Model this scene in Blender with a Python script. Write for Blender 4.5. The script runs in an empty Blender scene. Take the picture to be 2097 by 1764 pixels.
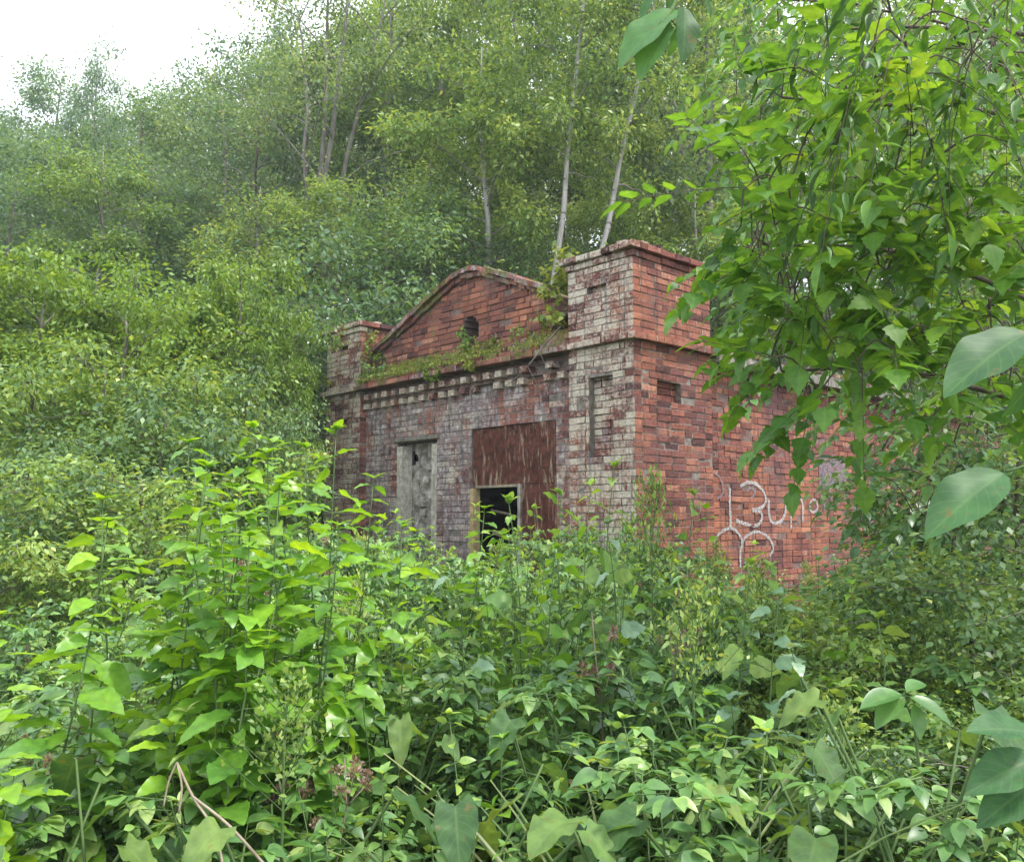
import bpy, math, random
import numpy as np
from mathutils import Vector, Matrix

# ---------------------------------------------------------------- camera
scene = bpy.context.scene
H0 = 1.6
PITCH = math.radians(5.8)
cam_data = bpy.data.cameras.new("camera")
cam = bpy.data.objects.new("camera", cam_data)
scene.collection.objects.link(cam)
cam.location = (0, 0, H0)
cam.rotation_euler = (math.radians(90) + PITCH, 0, 0)
cam_data.sensor_width = 36.0
cam_data.lens = 36.0 * 1785.0 / 2096.0
cam_data.clip_start = 0.05
cam_data.clip_end = 600
scene.camera = cam

# ---------------------------------------------------------------- sky and sun
SUN_EL, SUN_AZ = math.radians(60), math.radians(112)      # azimuth from +Y towards +X
world = bpy.data.worlds.new("World")
scene.world = world
world.use_nodes = True
nt = world.node_tree
nt.nodes.clear()
out = nt.nodes.new("ShaderNodeOutputWorld")
bg = nt.nodes.new("ShaderNodeBackground")
sky = nt.nodes.new("ShaderNodeTexSky")
sky.sky_type = 'NISHITA'
sky.sun_disc = False
sky.sun_elevation = SUN_EL
sky.sun_rotation = SUN_AZ
sky.air_density = 1.0
sky.dust_density = 4.0
sky.ozone_density = 1.0
tc = nt.nodes.new("ShaderNodeTexCoord")
cl = nt.nodes.new("ShaderNodeTexNoise")
cl.inputs['Scale'].default_value = 2.2
cl.inputs['Detail'].default_value = 6
cr = nt.nodes.new("ShaderNodeMapRange")
cr.inputs['From Min'].default_value = 0.25
cr.inputs['From Max'].default_value = 0.6
cr.inputs['To Min'].default_value = 0.72
cr.inputs['To Max'].default_value = 0.96
cm = nt.nodes.new("ShaderNodeMixRGB")
cm.inputs[2].default_value = (6.5, 6.95, 7.4, 1)
nt.links.new(tc.outputs['Generated'], cl.inputs['Vector'])
nt.links.new(cl.outputs['Fac'], cr.inputs['Value'])
nt.links.new(cr.outputs[0], cm.inputs[0])
nt.links.new(sky.outputs[0], cm.inputs[1])
nt.links.new(cm.outputs[0], bg.inputs['Color'])
bg.inputs['Strength'].default_value = 0.10
nt.links.new(bg.outputs[0], out.inputs['Surface'])

sl = bpy.data.lights.new("sun", 'SUN')
sl.energy = 1.5
sl.angle = math.radians(11)
sl.color = (1.0, 0.96, 0.88)
sun = bpy.data.objects.new("sun", sl)
scene.collection.objects.link(sun)
sd = Vector((math.sin(SUN_AZ) * math.cos(SUN_EL), math.cos(SUN_AZ) * math.cos(SUN_EL), math.sin(SUN_EL)))
sun.rotation_euler = sd.to_track_quat('Z', 'Y').to_euler()
sun.location = (0, 0, 40)

scene.view_settings.view_transform = 'Standard'
scene.view_settings.look = 'None'
scene.view_settings.exposure = 1.76
scene.view_settings.gamma = 1.0
scene.cycles.max_bounces = 8
scene.cycles.transparent_max_bounces = 8
scene.cycles.caustics_reflective = False
scene.cycles.caustics_refractive = False

# ---------------------------------------------------------------- helpers
rng = np.random.default_rng(11)
WD, HD, FD = 2096.0, 1764.0, 1785.0
FWD = np.array([0, math.cos(PITCH), math.sin(PITCH)])
RGT = np.array([1.0, 0, 0])
UPV = np.cross(RGT, FWD)
CAM = np.array([0, 0, H0])


def at(x, y, d):
    """world point seen at photo position (x, y on the 2096 wide view) at depth d"""
    return CAM + (FWD + RGT * (x - WD / 2) / FD - UPV * (y - HD / 2) / FD) * d


ANG = math.radians(43.3)
BX = np.array([math.sin(ANG), -math.cos(ANG), 0])
BY = np.array([math.cos(ANG), math.sin(ANG), 0])
BO = at(1297, 690, 9.3)
BO[2] = 0


def fac(x, y, y0=0.0):
    d = at(x, y, 1) - CAM
    t = ((BO + BY * y0 - CAM) @ BY) / (d @ BY)
    q = CAM + d * t - BO
    return q @ BX, q[2]


def sid(x, y, x0=0.0):
    d = at(x, y, 1) - CAM
    t = ((BO + BX * x0 - CAM) @ BX) / (d @ BX)
    q = CAM + d * t - BO
    return q @ BY, q[2]


def bworld(x, y, z):
    return BO + BX * x + BY * y + np.array([0, 0, z])


def unit(v):
    v = np.asarray(v, float)
    return v / (np.linalg.norm(v, axis=-1, keepdims=True) + 1e-9)


def ground(x, y):
    x = np.asarray(x, float)
    y = np.asarray(y, float)
    s = y - 15.5 - 0.5 * np.maximum(x, 0) + 0.0 * x
    ramp = 0.42 * (np.log1p(np.exp(np.clip(s, -30, 60) / 1.5)) * 1.5)
    ramp = np.where(s > 40, 0.42 * s, ramp)
    ramp = 26 * np.tanh(ramp / 26)
    g = ramp * np.clip(1 + 0.012 * x, 0.78, 1.3)
    g += 0.10 * np.sin(x * 0.9 + 1) * np.cos(y * 0.7) + 0.05 * np.sin(x * 2.3) * np.sin(y * 1.9 + 2)
    g += np.where(y < 3.0, 0.0, 0.0)
    return g


def new_mesh(name, V, faces, mat, parent=None, rnd=None, uv=None, smooth=True, slots=None, midx=None):
    """faces: int array (n,3|4) or list of lists. rnd: per vertex float. uv: per loop (n,2)."""
    me = bpy.data.meshes.new(name)
    V = np.ascontiguousarray(V, dtype=np.float32)
    if isinstance(faces, np.ndarray):
        n, k = faces.shape
        tot = np.full(n, k, dtype=np.int32)
        loops = np.ascontiguousarray(faces, dtype=np.int32).ravel()
    else:
        tot = np.array([len(f) for f in faces], dtype=np.int32)
        loops = np.array([i for f in faces for i in f], dtype=np.int32)
        n = len(tot)
    start = np.concatenate([[0], np.cumsum(tot)[:-1]]).astype(np.int32)
    me.vertices.add(len(V))
    me.vertices.foreach_set('co', V.ravel())
    me.loops.add(len(loops))
    me.loops.foreach_set('vertex_index', loops)
    me.polygons.add(n)
    me.polygons.foreach_set('loop_start', start)
    me.polygons.foreach_set('loop_total', tot)
    me.polygons.foreach_set('use_smooth', np.full(n, bool(smooth)))
    for m in (slots or [mat]):
        me.materials.append(m)
    if midx is not None:
        me.polygons.foreach_set('material_index', np.asarray(midx, dtype=np.int32))
    me.update(calc_edges=True)
    if rnd is not None:
        a = me.attributes.new('rnd', 'FLOAT', 'POINT')
        a.data.foreach_set('value', np.ascontiguousarray(rnd, dtype=np.float32))
    if uv is not None:
        l = me.uv_layers.new(name='UVMap')
        l.data.foreach_set('uv', np.ascontiguousarray(uv, dtype=np.float32).ravel())
    ob = bpy.data.objects.new(name, me)
    scene.collection.objects.link(ob)
    if parent is not None:
        ob.parent = parent
    return ob


def tag(o, label=None, cat=None, group=None, kind=None):
    if label: o['label'] = label
    if cat: o['category'] = cat
    if group: o['group'] = group
    if kind: o['kind'] = kind
    return o


def empty(name, loc=(0, 0, 0), rz=0.0):
    o = bpy.data.objects.new(name, None)
    scene.collection.objects.link(o)
    o.location = loc
    o.rotation_euler = (0, 0, rz)
    o.empty_display_size = 0.2
    return o


def copy_tree(o, parent=None):
    c = o.copy()
    scene.collection.objects.link(c)
    if parent is not None:
        c.parent = parent
    for ch in list(o.children):
        copy_tree(ch, c)
    return c


class Buf:
    """collects vertices / quads+tris with a per vertex random value"""
    def __init__(s):
        s.V = []; s.F = []; s.R = []; s.M = []; s.n = 0

    def add(s, V, F, r=0.5, m=0):
        V = np.asarray(V, float)
        s.V.append(V)
        s.F += [[i + s.n for i in f] for f in F]
        s.R.append(np.full(len(V), r) if np.isscalar(r) else np.asarray(r))
        s.M += [m] * len(F)
        s.n += len(V)

    def box(s, lo, hi, r=0.5, m=0, jit=0.0, ch=0.0, face=None):
        x0, y0, z0 = lo; x1, y1, z1 = hi
        V = np.array([[x0, y0, z0], [x1, y0, z0], [x1, y1, z0], [x0, y1, z0], [x0, y0, z1], [x1, y0, z1], [x1, y1, z1], [x0, y1, z1]])
        if jit: V = V + rng.uniform(-jit, jit, V.shape)
        s.add(V, [[0, 3, 2, 1], [4, 5, 6, 7], [0, 1, 5, 4], [1, 2, 6, 5], [2, 3, 7, 6], [3, 0, 4, 7]], r, m)

    def tube(s, pts, rad, k=5, r=0.5, m=0, cap=True):
        pts = np.asarray(pts, float)
        n = len(pts)
        rad = np.broadcast_to(np.asarray(rad, float), (n,))
        T = unit(np.gradient(pts, axis=0))
        ref = np.array([0.13, 0.21, 1.0]) if abs(T[0][2]) < 0.9 else np.array([1.0, 0.1, 0.2])
        A = unit(np.cross(T, ref)); B = np.cross(T, A)
        th = np.arange(k) * 2 * math.pi / k
        ring = A[:, None, :] * np.cos(th)[None, :, None] + B[:, None, :] * np.sin(th)[None, :, None]
        V = (pts[:, None, :] + ring * rad[:, None, None]).reshape(-1, 3)
        F = []
        for i in range(n - 1):
            for j in range(k):
                F.append([i * k + j, i * k + (j + 1) % k, (i + 1) * k + (j + 1) % k, (i + 1) * k + j])
        if cap: F.append([(n - 1) * k + j for j in range(k)])
        s.add(V, F, r, m)

    def build(s, name, mat, parent=None, smooth=False, slots=None):
        return new_mesh(name, np.concatenate(s.V), s.F, mat, parent, np.concatenate(s.R), None, smooth, slots, s.M if slots else None)


# ---------------------------------------------------------------- leaf shapes
def leaf_shape(prof, n=5, cols=1, fold=0.12, droop=0.25, serr=0.0, wav=0.0, notch=0.0):
    """prof(t)->half width (t 0..1). returns verts(x along,y across,z up), quads, uv per vert"""
    t = np.linspace(0, 1, n + 1)
    V = []; UV = []
    nc = 2 * cols + 1
    for i, tt in enumerate(t):
        w = max(prof(tt), 0.004)
        for c in range(-cols, cols + 1):
            a = c / cols
            ww = w * (1 + (serr if (i % 2 and abs(c) == cols) else 0))
            z = -droop * tt * tt + fold * abs(a) * w * 2 + wav * math.sin(i * 1.05 + (2.0 if c > 0 else 0)) * w * abs(a) ** 1.5
            V.append([tt - (0.10 * abs(a) * serr * 3 if i % 2 else 0) - notch * abs(a) * (1 - tt) ** 3, a * ww, z]); UV.append([tt, 0.5 + 0.5 * a])
    F = []
    for i in range(n):
        for c in range(nc - 1):
            F.append([i * nc + c, (i + 1) * nc + c, (i + 1) * nc + c + 1, i * nc + c + 1])
    return np.array(V), np.array(F), np.array(UV)


ovate = lambda t: 0.30 * (math.sin(math.pi * min(1, t ** 0.74)) ** 0.75 if 0 < t < 1 else 0) * (1 - 0.2 * t)
lance = lambda t: 0.13 * math.sin(math.pi * t ** 0.8) if 0 < t < 1 else 0
ellip = lambda t: 0.23 * math.sin(math.pi * t ** 0.9) ** 0.8 if 0 < t < 1 else 0
heart = lambda t: 0.43 * (math.sin(math.pi * min(1, (t * 0.88 + 0.12) ** 0.75)) ** 0.75) if t < 1 else 0

SH_TINY = (np.array([[0, 0, 0], [0.42, -0.27, 0.05], [1, 0, -0.08], [0.42, 0.27, 0.05]]), np.array([[0, 1, 2, 3]]),
           np.array([[0, .5], [.4, 0], [1, .5], [.4, 1]]))
SH_SIMPLE = leaf_shape(ovate, 4, 1, 0.12, 0.2)
SH_OVATE = leaf_shape(ovate, 6, 1, 0.12, 0.28, 0.0)
SH_TOOTH = leaf_shape(ovate, 16, 1, 0.12, 0.30, 0.11, 0.12)
SH_LANCE = leaf_shape(lance, 5, 1, 0.3, 0.30)
SH_ELLIP = leaf_shape(ellip, 8, 1, 0.2, 0.22)
SH_NEAR = leaf_shape(lambda t: ellip(t) * 1.0, 14, 2, 0.16, 0.22, 0.0, 0.10)
SH_HEART = leaf_shape(heart, 18, 3, 0.07, 0.30, 0.0, 0.10, 0.14)
SH_BLADE = leaf_shape(lambda t: 0.016 * (1 - t) ** 0.6 + 0.001, 7, 1, 0.4, 0.75)


def lobed():
    out = [(0, 0), (.07, .13), (.16, .22), (.29, .33), (.36, .26), (.50, .27), (.58, .19), (.70, .18), (.78, .10), (.88, .07), (1, 0)]
    V = []; F = []; UV = []
    n = len(out)
    for i, (x, y) in enumerate(out):
        V.append([x if i in (0, n - 1) else x * .92 + .04, 0, -0.22 * x * x]); UV.append([x, .5])
    for sgn in (1, -1):
        b = len(V)
        for (x, y) in out[1:-1]:
            V.append([x, y * sgn * 1.25, -0.18 * x * x + 0.08 * y]); UV.append([x, .5 + sgn * y])
        for i in range(n - 1):
            a0, a1 = i, i + 1
            s0 = b + i - 1 if i > 0 else 0
            s1 = b + i if i < n - 2 else n - 1
            q = [a0, a1, s1, s0]
            if s0 == 0: q = [0, a1, s1, s1]
            if s1 == n - 1: q = [a0, n - 1, s0, s0]
            F.append(q if sgn < 0 else q[::-1])
    F2 = []
    for q in F:
        u = []
        for i in q:
            if i not in u: u.append(i)
        if len(u) == 3: F2.append(u)
        elif len(u) == 4: F2 += [[u[0], u[1], u[2]], [u[0], u[2], u[3]]]
    return np.array(V), np.array(F2), np.array(UV)


SH_LOBED = lobed()


class Leaves:
    def __init__(s, shape):
        s.sh = shape; s.P = []; s.D = []; s.N = []; s.S = []; s.R = []

    def add(s, P, D, N, S, R):
        P = np.atleast_2d(P); n = len(P)
        s.P.append(P); s.D.append(np.broadcast_to(np.asarray(D, float), (n, 3))); s.N.append(np.broadcast_to(np.asarray(N, float), (n, 3)))
        s.S.append(np.broadcast_to(np.asarray(S, float), (n,))); s.R.append(np.broadcast_to(np.asarray(R, float), (n,)))

    def arrays(s):
        P = np.concatenate(s.P); D = unit(np.concatenate(s.D)); N = np.concatenate(s.N); S = np.concatenate(s.S); R = np.concatenate(s.R)
        sd_ = unit(np.cross(N, D)); N = np.cross(D, sd_)
        V0, F0, U0 = s.sh
        n = len(P); k = len(V0)
        W = P[:, None, :] + S[:, None, None] * (V0[None, :, 0:1] * D[:, None, :] + V0[None, :, 1:2] * sd_[:, None, :] + V0[None, :, 2:3] * N[:, None, :])
        F = (F0[None] + (np.arange(n) * k)[:, None, None]).reshape(-1, F0.shape[1])
        UV = np.broadcast_to(U0[F0.ravel()][None], (n, F0.size, 2)).reshape(-1, 2)
        return W.reshape(-1, 3), F, np.repeat(R, k), UV


def leaf_mesh(name, groups, mat, parent=None):
    """one mesh from several Leaves collections (all quads or all tris handled)"""
    Vs = []; Fs = []; Rs = []; Us = []; n = 0
    for g in groups:
        if not g.P: continue
        V, F, R, U = g.arrays()
        Vs.append(V); Fs.append(F + n); Rs.append(R); Us.append(U); n += len(V)
    if len({f.shape[1] for f in Fs}) == 1:
        F = np.concatenate(Fs)
    else:
        F = [list(map(int, r)) for f in Fs for r in f]
    return new_mesh(name, np.concatenate(Vs), F, mat, parent, np.concatenate(Rs), np.concatenate(Us), True)


def rdir(n, up=0.0):
    v = rng.normal(size=(n, 3)); v[:, 2] += up
    return unit(v)


# ---------------------------------------------------------------- materials
def nodemat(name):
    m = bpy.data.materials.new(name)
    m.use_nodes = True
    t = m.node_tree
    t.nodes.clear()
    o = t.nodes.new("ShaderNodeOutputMaterial")
    return m, t, o


def N(t, typ, **kw):
    n = t.nodes.new(typ)
    for k, v in kw.items():
        if k in n.inputs: n.inputs[k].default_value = v
        else: setattr(n, k, v)
    return n


def ramp(t, fac, stops, interp='LINEAR'):
    r = t.nodes.new("ShaderNodeValToRGB")
    r.color_ramp.interpolation = interp
    el = r.color_ramp.elements
    while len(el) < len(stops): el.new(0.5)
    for e, (p, c) in zip(el, stops):
        e.position = p; e.color = (*c, 1) if len(c) == 3 else c
    t.links.new(fac, r.inputs[0])
    return r.outputs[0]


def mixc(t, fac, a, b, mode='MIX'):
    n = t.nodes.new("ShaderNodeMixRGB"); n.blend_type = mode
    for i, v in ((0, fac), (1, a), (2, b)):
        if hasattr(v, 'is_output') or isinstance(v, bpy.types.NodeSocket): t.links.new(v, n.inputs[i])
        elif isinstance(v, tuple): n.inputs[i].default_value = (*v, 1) if len(v) == 3 else v
        else: n.inputs[i].default_value = v
    return n.outputs[0]


def mth(t, op, a, b=0.0, c=None):
    n = t.nodes.new("ShaderNodeMath"); n.operation = op
    for i, v in enumerate((a, b, c)):
        if v is None: continue
        if isinstance(v, bpy.types.NodeSocket): t.links.new(v, n.inputs[i])
        else: n.inputs[i].default_value = v
    return n.outputs[0]


def noise(t, vec, scale, detail=4, rough=0.55, dist=0.0):
    n = N(t, "ShaderNodeTexNoise"); n.inputs['Scale'].default_value = scale; n.inputs['Detail'].default_value = detail
    n.inputs['Roughness'].default_value = rough; n.inputs['Distortion'].default_value = dist
    if vec is not None: t.links.new(vec, n.inputs['Vector'])
    return n.outputs['Fac']


def rng_map(t, v, a, b, c=0.0, d=1.0):
    n = N(t, "ShaderNodeMapRange"); t.links.new(v, n.inputs['Value'])
    n.inputs['From Min'].default_value = a; n.inputs['From Max'].default_value = b
    n.inputs['To Min'].default_value = c; n.inputs['To Max'].default_value = d
    return n.outputs[0]


def leaf_mat(name, cols, trans=0.42, rough=0.42, spec=0.45, veins=False, tcol=(1.5, 1.25, 0.55), spots=0.0, under=1.0):
    """cols: ramp of base colours over the per-leaf random value"""
    m, t, o = nodemat(name)
    a = N(t, "ShaderNodeAttribute", attribute_name='rnd')
    oi = N(t, "ShaderNodeObjectInfo")
    f = mth(t, 'ADD', a.outputs['Fac'], mth(t, 'MULTIPLY', mth(t, 'SUBTRACT', oi.outputs['Random'], 0.5), 0.28))
    c = ramp(t, f, [(i / (len(cols) - 1), x) for i, x in enumerate(cols)])
    tcd = N(t, "ShaderNodeTexCoord")
    n1 = noise(t, tcd.outputs['Object'], 2.2, 2)
    n3 = noise(t, tcd.outputs['Object'], 30, 3)
    c = mixc(t, 1.0, c, ramp(t, n1, [(0.3, (0.78, 0.8, 0.8)), (0.7, (1.22, 1.16, 1.05))]), 'MULTIPLY')
    c = mixc(t, 1.0, c, ramp(t, n3, [(0.3, (0.72, 0.76, 0.8)), (0.7, (1.25, 1.2, 1.1))]), 'MULTIPLY')
    if veins:
        uv = N(t, "ShaderNodeUVMap")
        sx = N(t, "ShaderNodeSeparateXYZ"); t.links.new(uv.outputs[0], sx.inputs[0])
        vd = mth(t, 'ABSOLUTE', mth(t, 'SUBTRACT', sx.outputs[1], 0.5))
        ribm = rng_map(t, vd, 0.012, 0.05, 1, 0)
        lat = mth(t, 'SINE', mth(t, 'MULTIPLY', mth(t, 'SUBTRACT', sx.outputs[0], mth(t, 'MULTIPLY', vd, 0.55)), 52.0))
        latm = rng_map(t, lat, 0.80, 1.0, 0, 0.6)
        vm = mth(t, 'MAXIMUM', ribm, latm)
        c = mixc(t, mth(t, 'MULTIPLY', vm, 0.20), c, (0.24, 0.36, 0.14))
    if spots:
        sp = rng_map(t, noise(t, tcd.outputs['Object'], 38, 3), 0.62, 0.72, 0, spots)
        c = mixc(t, sp, c, (0.20, 0.13, 0.04))
    p = N(t, "ShaderNodeBsdfPrincipled")
    t.links.new(c, p.inputs['Base Color'])
    p.inputs['Roughness'].default_value = rough
    p.inputs['Specular IOR Level'].default_value = spec
    tr = N(t, "ShaderNodeBsdfTranslucent")
    t.links.new(mixc(t, 1.0, c, tcol, 'MULTIPLY'), tr.inputs[0])
    mx = N(t, "ShaderNodeMixShader"); mx.inputs[0].default_value = trans
    t.links.new(p.outputs[0], mx.inputs[1]); t.links.new(tr.outputs[0], mx.inputs[2])
    t.links.new(mx.outputs[0], o.inputs[0])
    return m


def bark_mat(name, c0, c1, scale=9.0, band=0.0):
    m, t, o = nodemat(name)
    tcd = N(t, "ShaderNodeTexCoord")
    mp = N(t, "ShaderNodeMapping"); mp.inputs['Scale'].default_value = (1, 1, 0.25)
    t.links.new(tcd.outputs['Object'], mp.inputs[0])
    n1 = noise(t, mp.outputs[0], scale, 6, 0.7)
    c = ramp(t, n1, [(0.3, c0), (0.65, c1)])
    if band:
        mp2 = N(t, "ShaderNodeMapping"); mp2.inputs['Scale'].default_value = (1, 1, 6)
        t.links.new(tcd.outputs['Object'], mp2.inputs[0])
        c = mixc(t, rng_map(t, noise(t, mp2.outputs[0], 3.0, 3), 0.60, 0.68, 0, band), c, (0.03, 0.028, 0.025))
    p = N(t, "ShaderNodeBsdfPrincipled"); t.links.new(c, p.inputs['Base Color']); p.inputs['Roughness'].default_value = 0.9
    b = N(t, "ShaderNodeBump"); b.inputs['Strength'].default_value = 0.6; b.inputs['Distance'].default_value = 0.02
    t.links.new(n1, b.inputs['Height']); t.links.new(b.outputs[0], p.inputs['Normal'])
    t.links.new(p.outputs[0], o.inputs[0])
    return m


def brick_mat(name, white=0.0, grey=0.0, moss=0.3, hue=0.0, rain=True):
    """weathered brick; per-brick random in 'rnd'. white: lime remains, grey: lilac-grey plaster skin"""
    m, t, o = nodemat(name)
    tcd = N(t, "ShaderNodeTexCoord"); P = tcd.outputs['Object']
    a = N(t, "ShaderNodeAttribute", attribute_name='rnd').outputs['Fac']
    c = ramp(t, a, [(0.0, (0.085, 0.042, 0.040)), (0.25, (0.17, 0.068, 0.058)), (0.5, (0.24, 0.090, 0.070)), (0.75, (0.32, 0.130, 0.090)), (1.0, (0.42, 0.21, 0.15))])
    n1 = noise(t, P, 26, 5, 0.65)
    c = mixc(t, 1.0, c, ramp(t, n1, [(0.3, (0.50, 0.48, 0.48)), (0.72, (1.35, 1.3, 1.3))]), 'MULTIPLY')
    # purple and sooty areas
    n2 = noise(t, P, 1.5, 4, 0.6)
    c = mixc(t, rng_map(t, n2, 0.46, 0.68, 0, 0.72), c, (0.15, 0.080, 0.085))
    no = noise(t, P, 0.9, 5, 0.6, 0.4)
    c = mixc(t, rng_map(t, no, 0.46, 0.62, 0, 0.5), c, mixc(t, a, (0.28, 0.10, 0.060), (0.54, 0.225, 0.12)))
    mp = N(t, "ShaderNodeMapping"); mp.inputs['Scale'].default_value = (7, 7, 0.7)
    t.links.new(P, mp.inputs[0])
    streak = noise(t, mp.outputs[0], 1.6, 5, 0.65)
    if grey:
        g = mth(t, 'ADD', mth(t, 'MULTIPLY', noise(t, P, 1.9, 5, 0.7), 0.6), mth(t, 'MULTIPLY', streak, 0.5))
        gc = ramp(t, noise(t, P, 14, 5, 0.7), [(0.3, (0.14, 0.105, 0.105)), (0.5, (0.33, 0.28, 0.285)), (0.66, (0.66, 0.62, 0.60))])
        c = mixc(t, rng_map(t, g, 0.62 - 0.14 * grey, 0.74 - 0.14 * grey, 0, 0.92), c, gc)
    if white:
        w = mth(t, 'ADD', mth(t, 'MULTIPLY', noise(t, P, 3.2, 6, 0.75), 0.55), mth(t, 'ADD', mth(t, 'MULTIPLY', a, 0.16), mth(t, 'MULTIPLY', n1, 0.42)))
        wc = ramp(t, noise(t, P, 34, 4, 0.7), [(0.3, (0.34, 0.29, 0.22)), (0.6, (0.66, 0.60, 0.50))])
        c = mixc(t, rng_map(t, w, 0.76 - 0.26 * white, 0.88 - 0.26 * white, 0, 0.9), c, wc)
    # dark damp streaks, moss
    c = mixc(t, rng_map(t, streak, 0.52, 0.68, 0, 0.68), c, (0.055, 0.036, 0.036))
    if moss:
        mo = noise(t, P, 3.3, 6, 0.7)
        mc = ramp(t, noise(t, P, 22, 3), [(0.3, (0.06, 0.075, 0.02)), (0.7, (0.22, 0.22, 0.07))])
        c = mixc(t, rng_map(t, mo, 0.66 - 0.18 * moss, 0.74 - 0.18 * moss, 0, 0.85), c, mc)
    p = N(t, "ShaderNodeBsdfPrincipled"); t.links.new(c, p.inputs['Base Color']); p.inputs['Roughness'].default_value = 0.92
    p.inputs['Specular IOR Level'].default_value = 0.2
    b = N(t, "ShaderNodeBump"); b.inputs['Strength'].default_value = 0.8; b.inputs['Distance'].default_value = 0.012
    t.links.new(n1, b.inputs['Height']); t.links.new(b.outputs[0], p.inputs['Normal'])
    t.links.new(p.outputs[0], o.inputs[0])
    return m


def plain_mat(name, c0, c1, scale=12, rough=0.9, bump=0.5, detail=5, lo=0.3, hi=0.7, streak=None, dist=0.01):
    m, t, o = nodemat(name)
    tcd = N(t, "ShaderNodeTexCoord"); P = tcd.outputs['Object']
    n1 = noise(t, P, scale, detail, 0.65)
    c = ramp(t, n1, [(lo, c0), (hi, c1)])
    if streak:
        mp = N(t, "ShaderNodeMapping"); mp.inputs['Scale'].default_value = (9, 9, 1.3)
        t.links.new(P, mp.inputs[0])
        s = noise(t, mp.outputs[0], 2.0, 5, 0.7)
        c = mixc(t, rng_map(t, s, streak[1], streak[2], 0, 0.85), c, streak[0])
    p = N(t, "ShaderNodeBsdfPrincipled"); t.links.new(c, p.inputs['Base Color']); p.inputs['Roughness'].default_value = rough
    p.inputs['Specular IOR Level'].default_value = 0.25
    b = N(t, "ShaderNodeBump"); b.inputs['Strength'].default_value = bump; b.inputs['Distance'].default_value = dist
    t.links.new(n1, b.inputs['Height']); t.links.new(b.outputs[0], p.inputs['Normal'])
    t.links.new(p.outputs[0], o.inputs[0])
    return m


M = {}
M['brick_red'] = brick_mat('red_brick', 0.08, 0.0, 0.0)
M['brick_white'] = brick_mat('limed_brick', 1.0, 0.3, 0.15)
M['brick_grey'] = brick_mat('plastered_brick', 0.66, 1.05, 0.05)
M['brick_gable'] = brick_mat('gable_brick', 0.22, 0.0, 0.35)
M['brick_dark'] = brick_mat('dark_mossy_brick', 0.3, 0.6, 1.0)
M['mortar'] = plain_mat('mortar', (0.10, 0.085, 0.075), (0.30, 0.26, 0.23), 18)
M['mortar_red'] = plain_mat('red_mortar', (0.09, 0.06, 0.055), (0.26, 0.18, 0.155), 18)
M['plaster'] = plain_mat('old_plaster', (0.15, 0.13, 0.11), (0.60, 0.56, 0.50), 7, streak=((0.10, 0.085, 0.075), 0.50, 0.66), bump=0.9, dist=0.02)
M['lime'] = plain_mat('pale_render', (0.30, 0.27, 0.22), (0.70, 0.66, 0.58), 16, streak=((0.25, 0.16, 0.14), 0.56, 0.68))
M['dark'] = plain_mat('painted_deep_shade', (0.002, 0.002, 0.002), (0.005, 0.005, 0.005), 5)  # near-black colour stands in for deep shade in rooms and holes
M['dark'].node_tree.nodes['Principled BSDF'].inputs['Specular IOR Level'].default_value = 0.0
M['slab'] = plain_mat('weathered_concrete', (0.10, 0.095, 0.085), (0.34, 0.31, 0.27), 8, streak=((0.07, 0.075, 0.04), 0.5, 0.65))
M['rust'] = plain_mat('rusted_sheet', (0.035, 0.014, 0.011), (0.15, 0.046, 0.030), 11, 0.75, 0.4, streak=((0.34, 0.25, 0.18), 0.54, 0.64))
M['wood'] = plain_mat('weathered_timber', (0.30, 0.20, 0.10), (0.62, 0.47, 0.27), 14)
M['pale_wood'] = plain_mat('grey_timber', (0.16, 0.13, 0.09), (0.40, 0.34, 0.25), 14)
M['paint'] = plain_mat('chalky_spray_paint', (0.34, 0.33, 0.33), (0.62, 0.61, 0.62), 30)
M['paint_lilac'] = plain_mat('lilac_spray_paint', (0.17, 0.13, 0.15), (0.34, 0.29, 0.33), 30)
for k_ in ('paint', 'paint_lilac'):       # worn paint: the brick shows through in flecks
    t_ = M[k_].node_tree
    o_ = [n_ for n_ in t_.nodes if n_.type == 'OUTPUT_MATERIAL'][0]
    p_ = [n_ for n_ in t_.nodes if n_.type == 'BSDF_PRINCIPLED'][0]
    tc_ = N(t_, "ShaderNodeTexCoord")
    f_ = rng_map(t_, noise(t_, tc_.outputs['Object'], 45, 5, 0.8), 0.40, 0.56, 0.15, 0.95)
    tb_ = N(t_, "ShaderNodeBsdfTransparent"); mx_ = N(t_, "ShaderNodeMixShader")
    t_.links.new(f_, mx_.inputs[0]); t_.links.new(tb_.outputs[0], mx_.inputs[1]); t_.links.new(p_.outputs[0], mx_.inputs[2])
    t_.links.new(mx_.outputs[0], o_.inputs[0])
M['soil'] = plain_mat('soil_and_litter', (0.018, 0.014, 0.009), (0.07, 0.06, 0.03), 6, bump=0.8, dist=0.05)
M['moss'] = plain_mat('moss', (0.05, 0.065, 0.015), (0.24, 0.25, 0.06), 20, bump=0.9)
M['bark'] = bark_mat('grey_bark', (0.07, 0.06, 0.05), (0.24, 0.22, 0.19))
M['bark_pale'] = bark_mat('pale_bark', (0.19, 0.18, 0.165), (0.42, 0.40, 0.37), band=0.8)
M['bark_dark'] = bark_mat('brown_bark', (0.035, 0.028, 0.02), (0.13, 0.10, 0.07))
M['stem'] = bark_mat('green_stem', (0.05, 0.10, 0.03), (0.12, 0.19, 0.06))
M['stem_dry'] = bark_mat('dry_stem', (0.14, 0.11, 0.075), (0.36, 0.30, 0.22))

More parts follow.
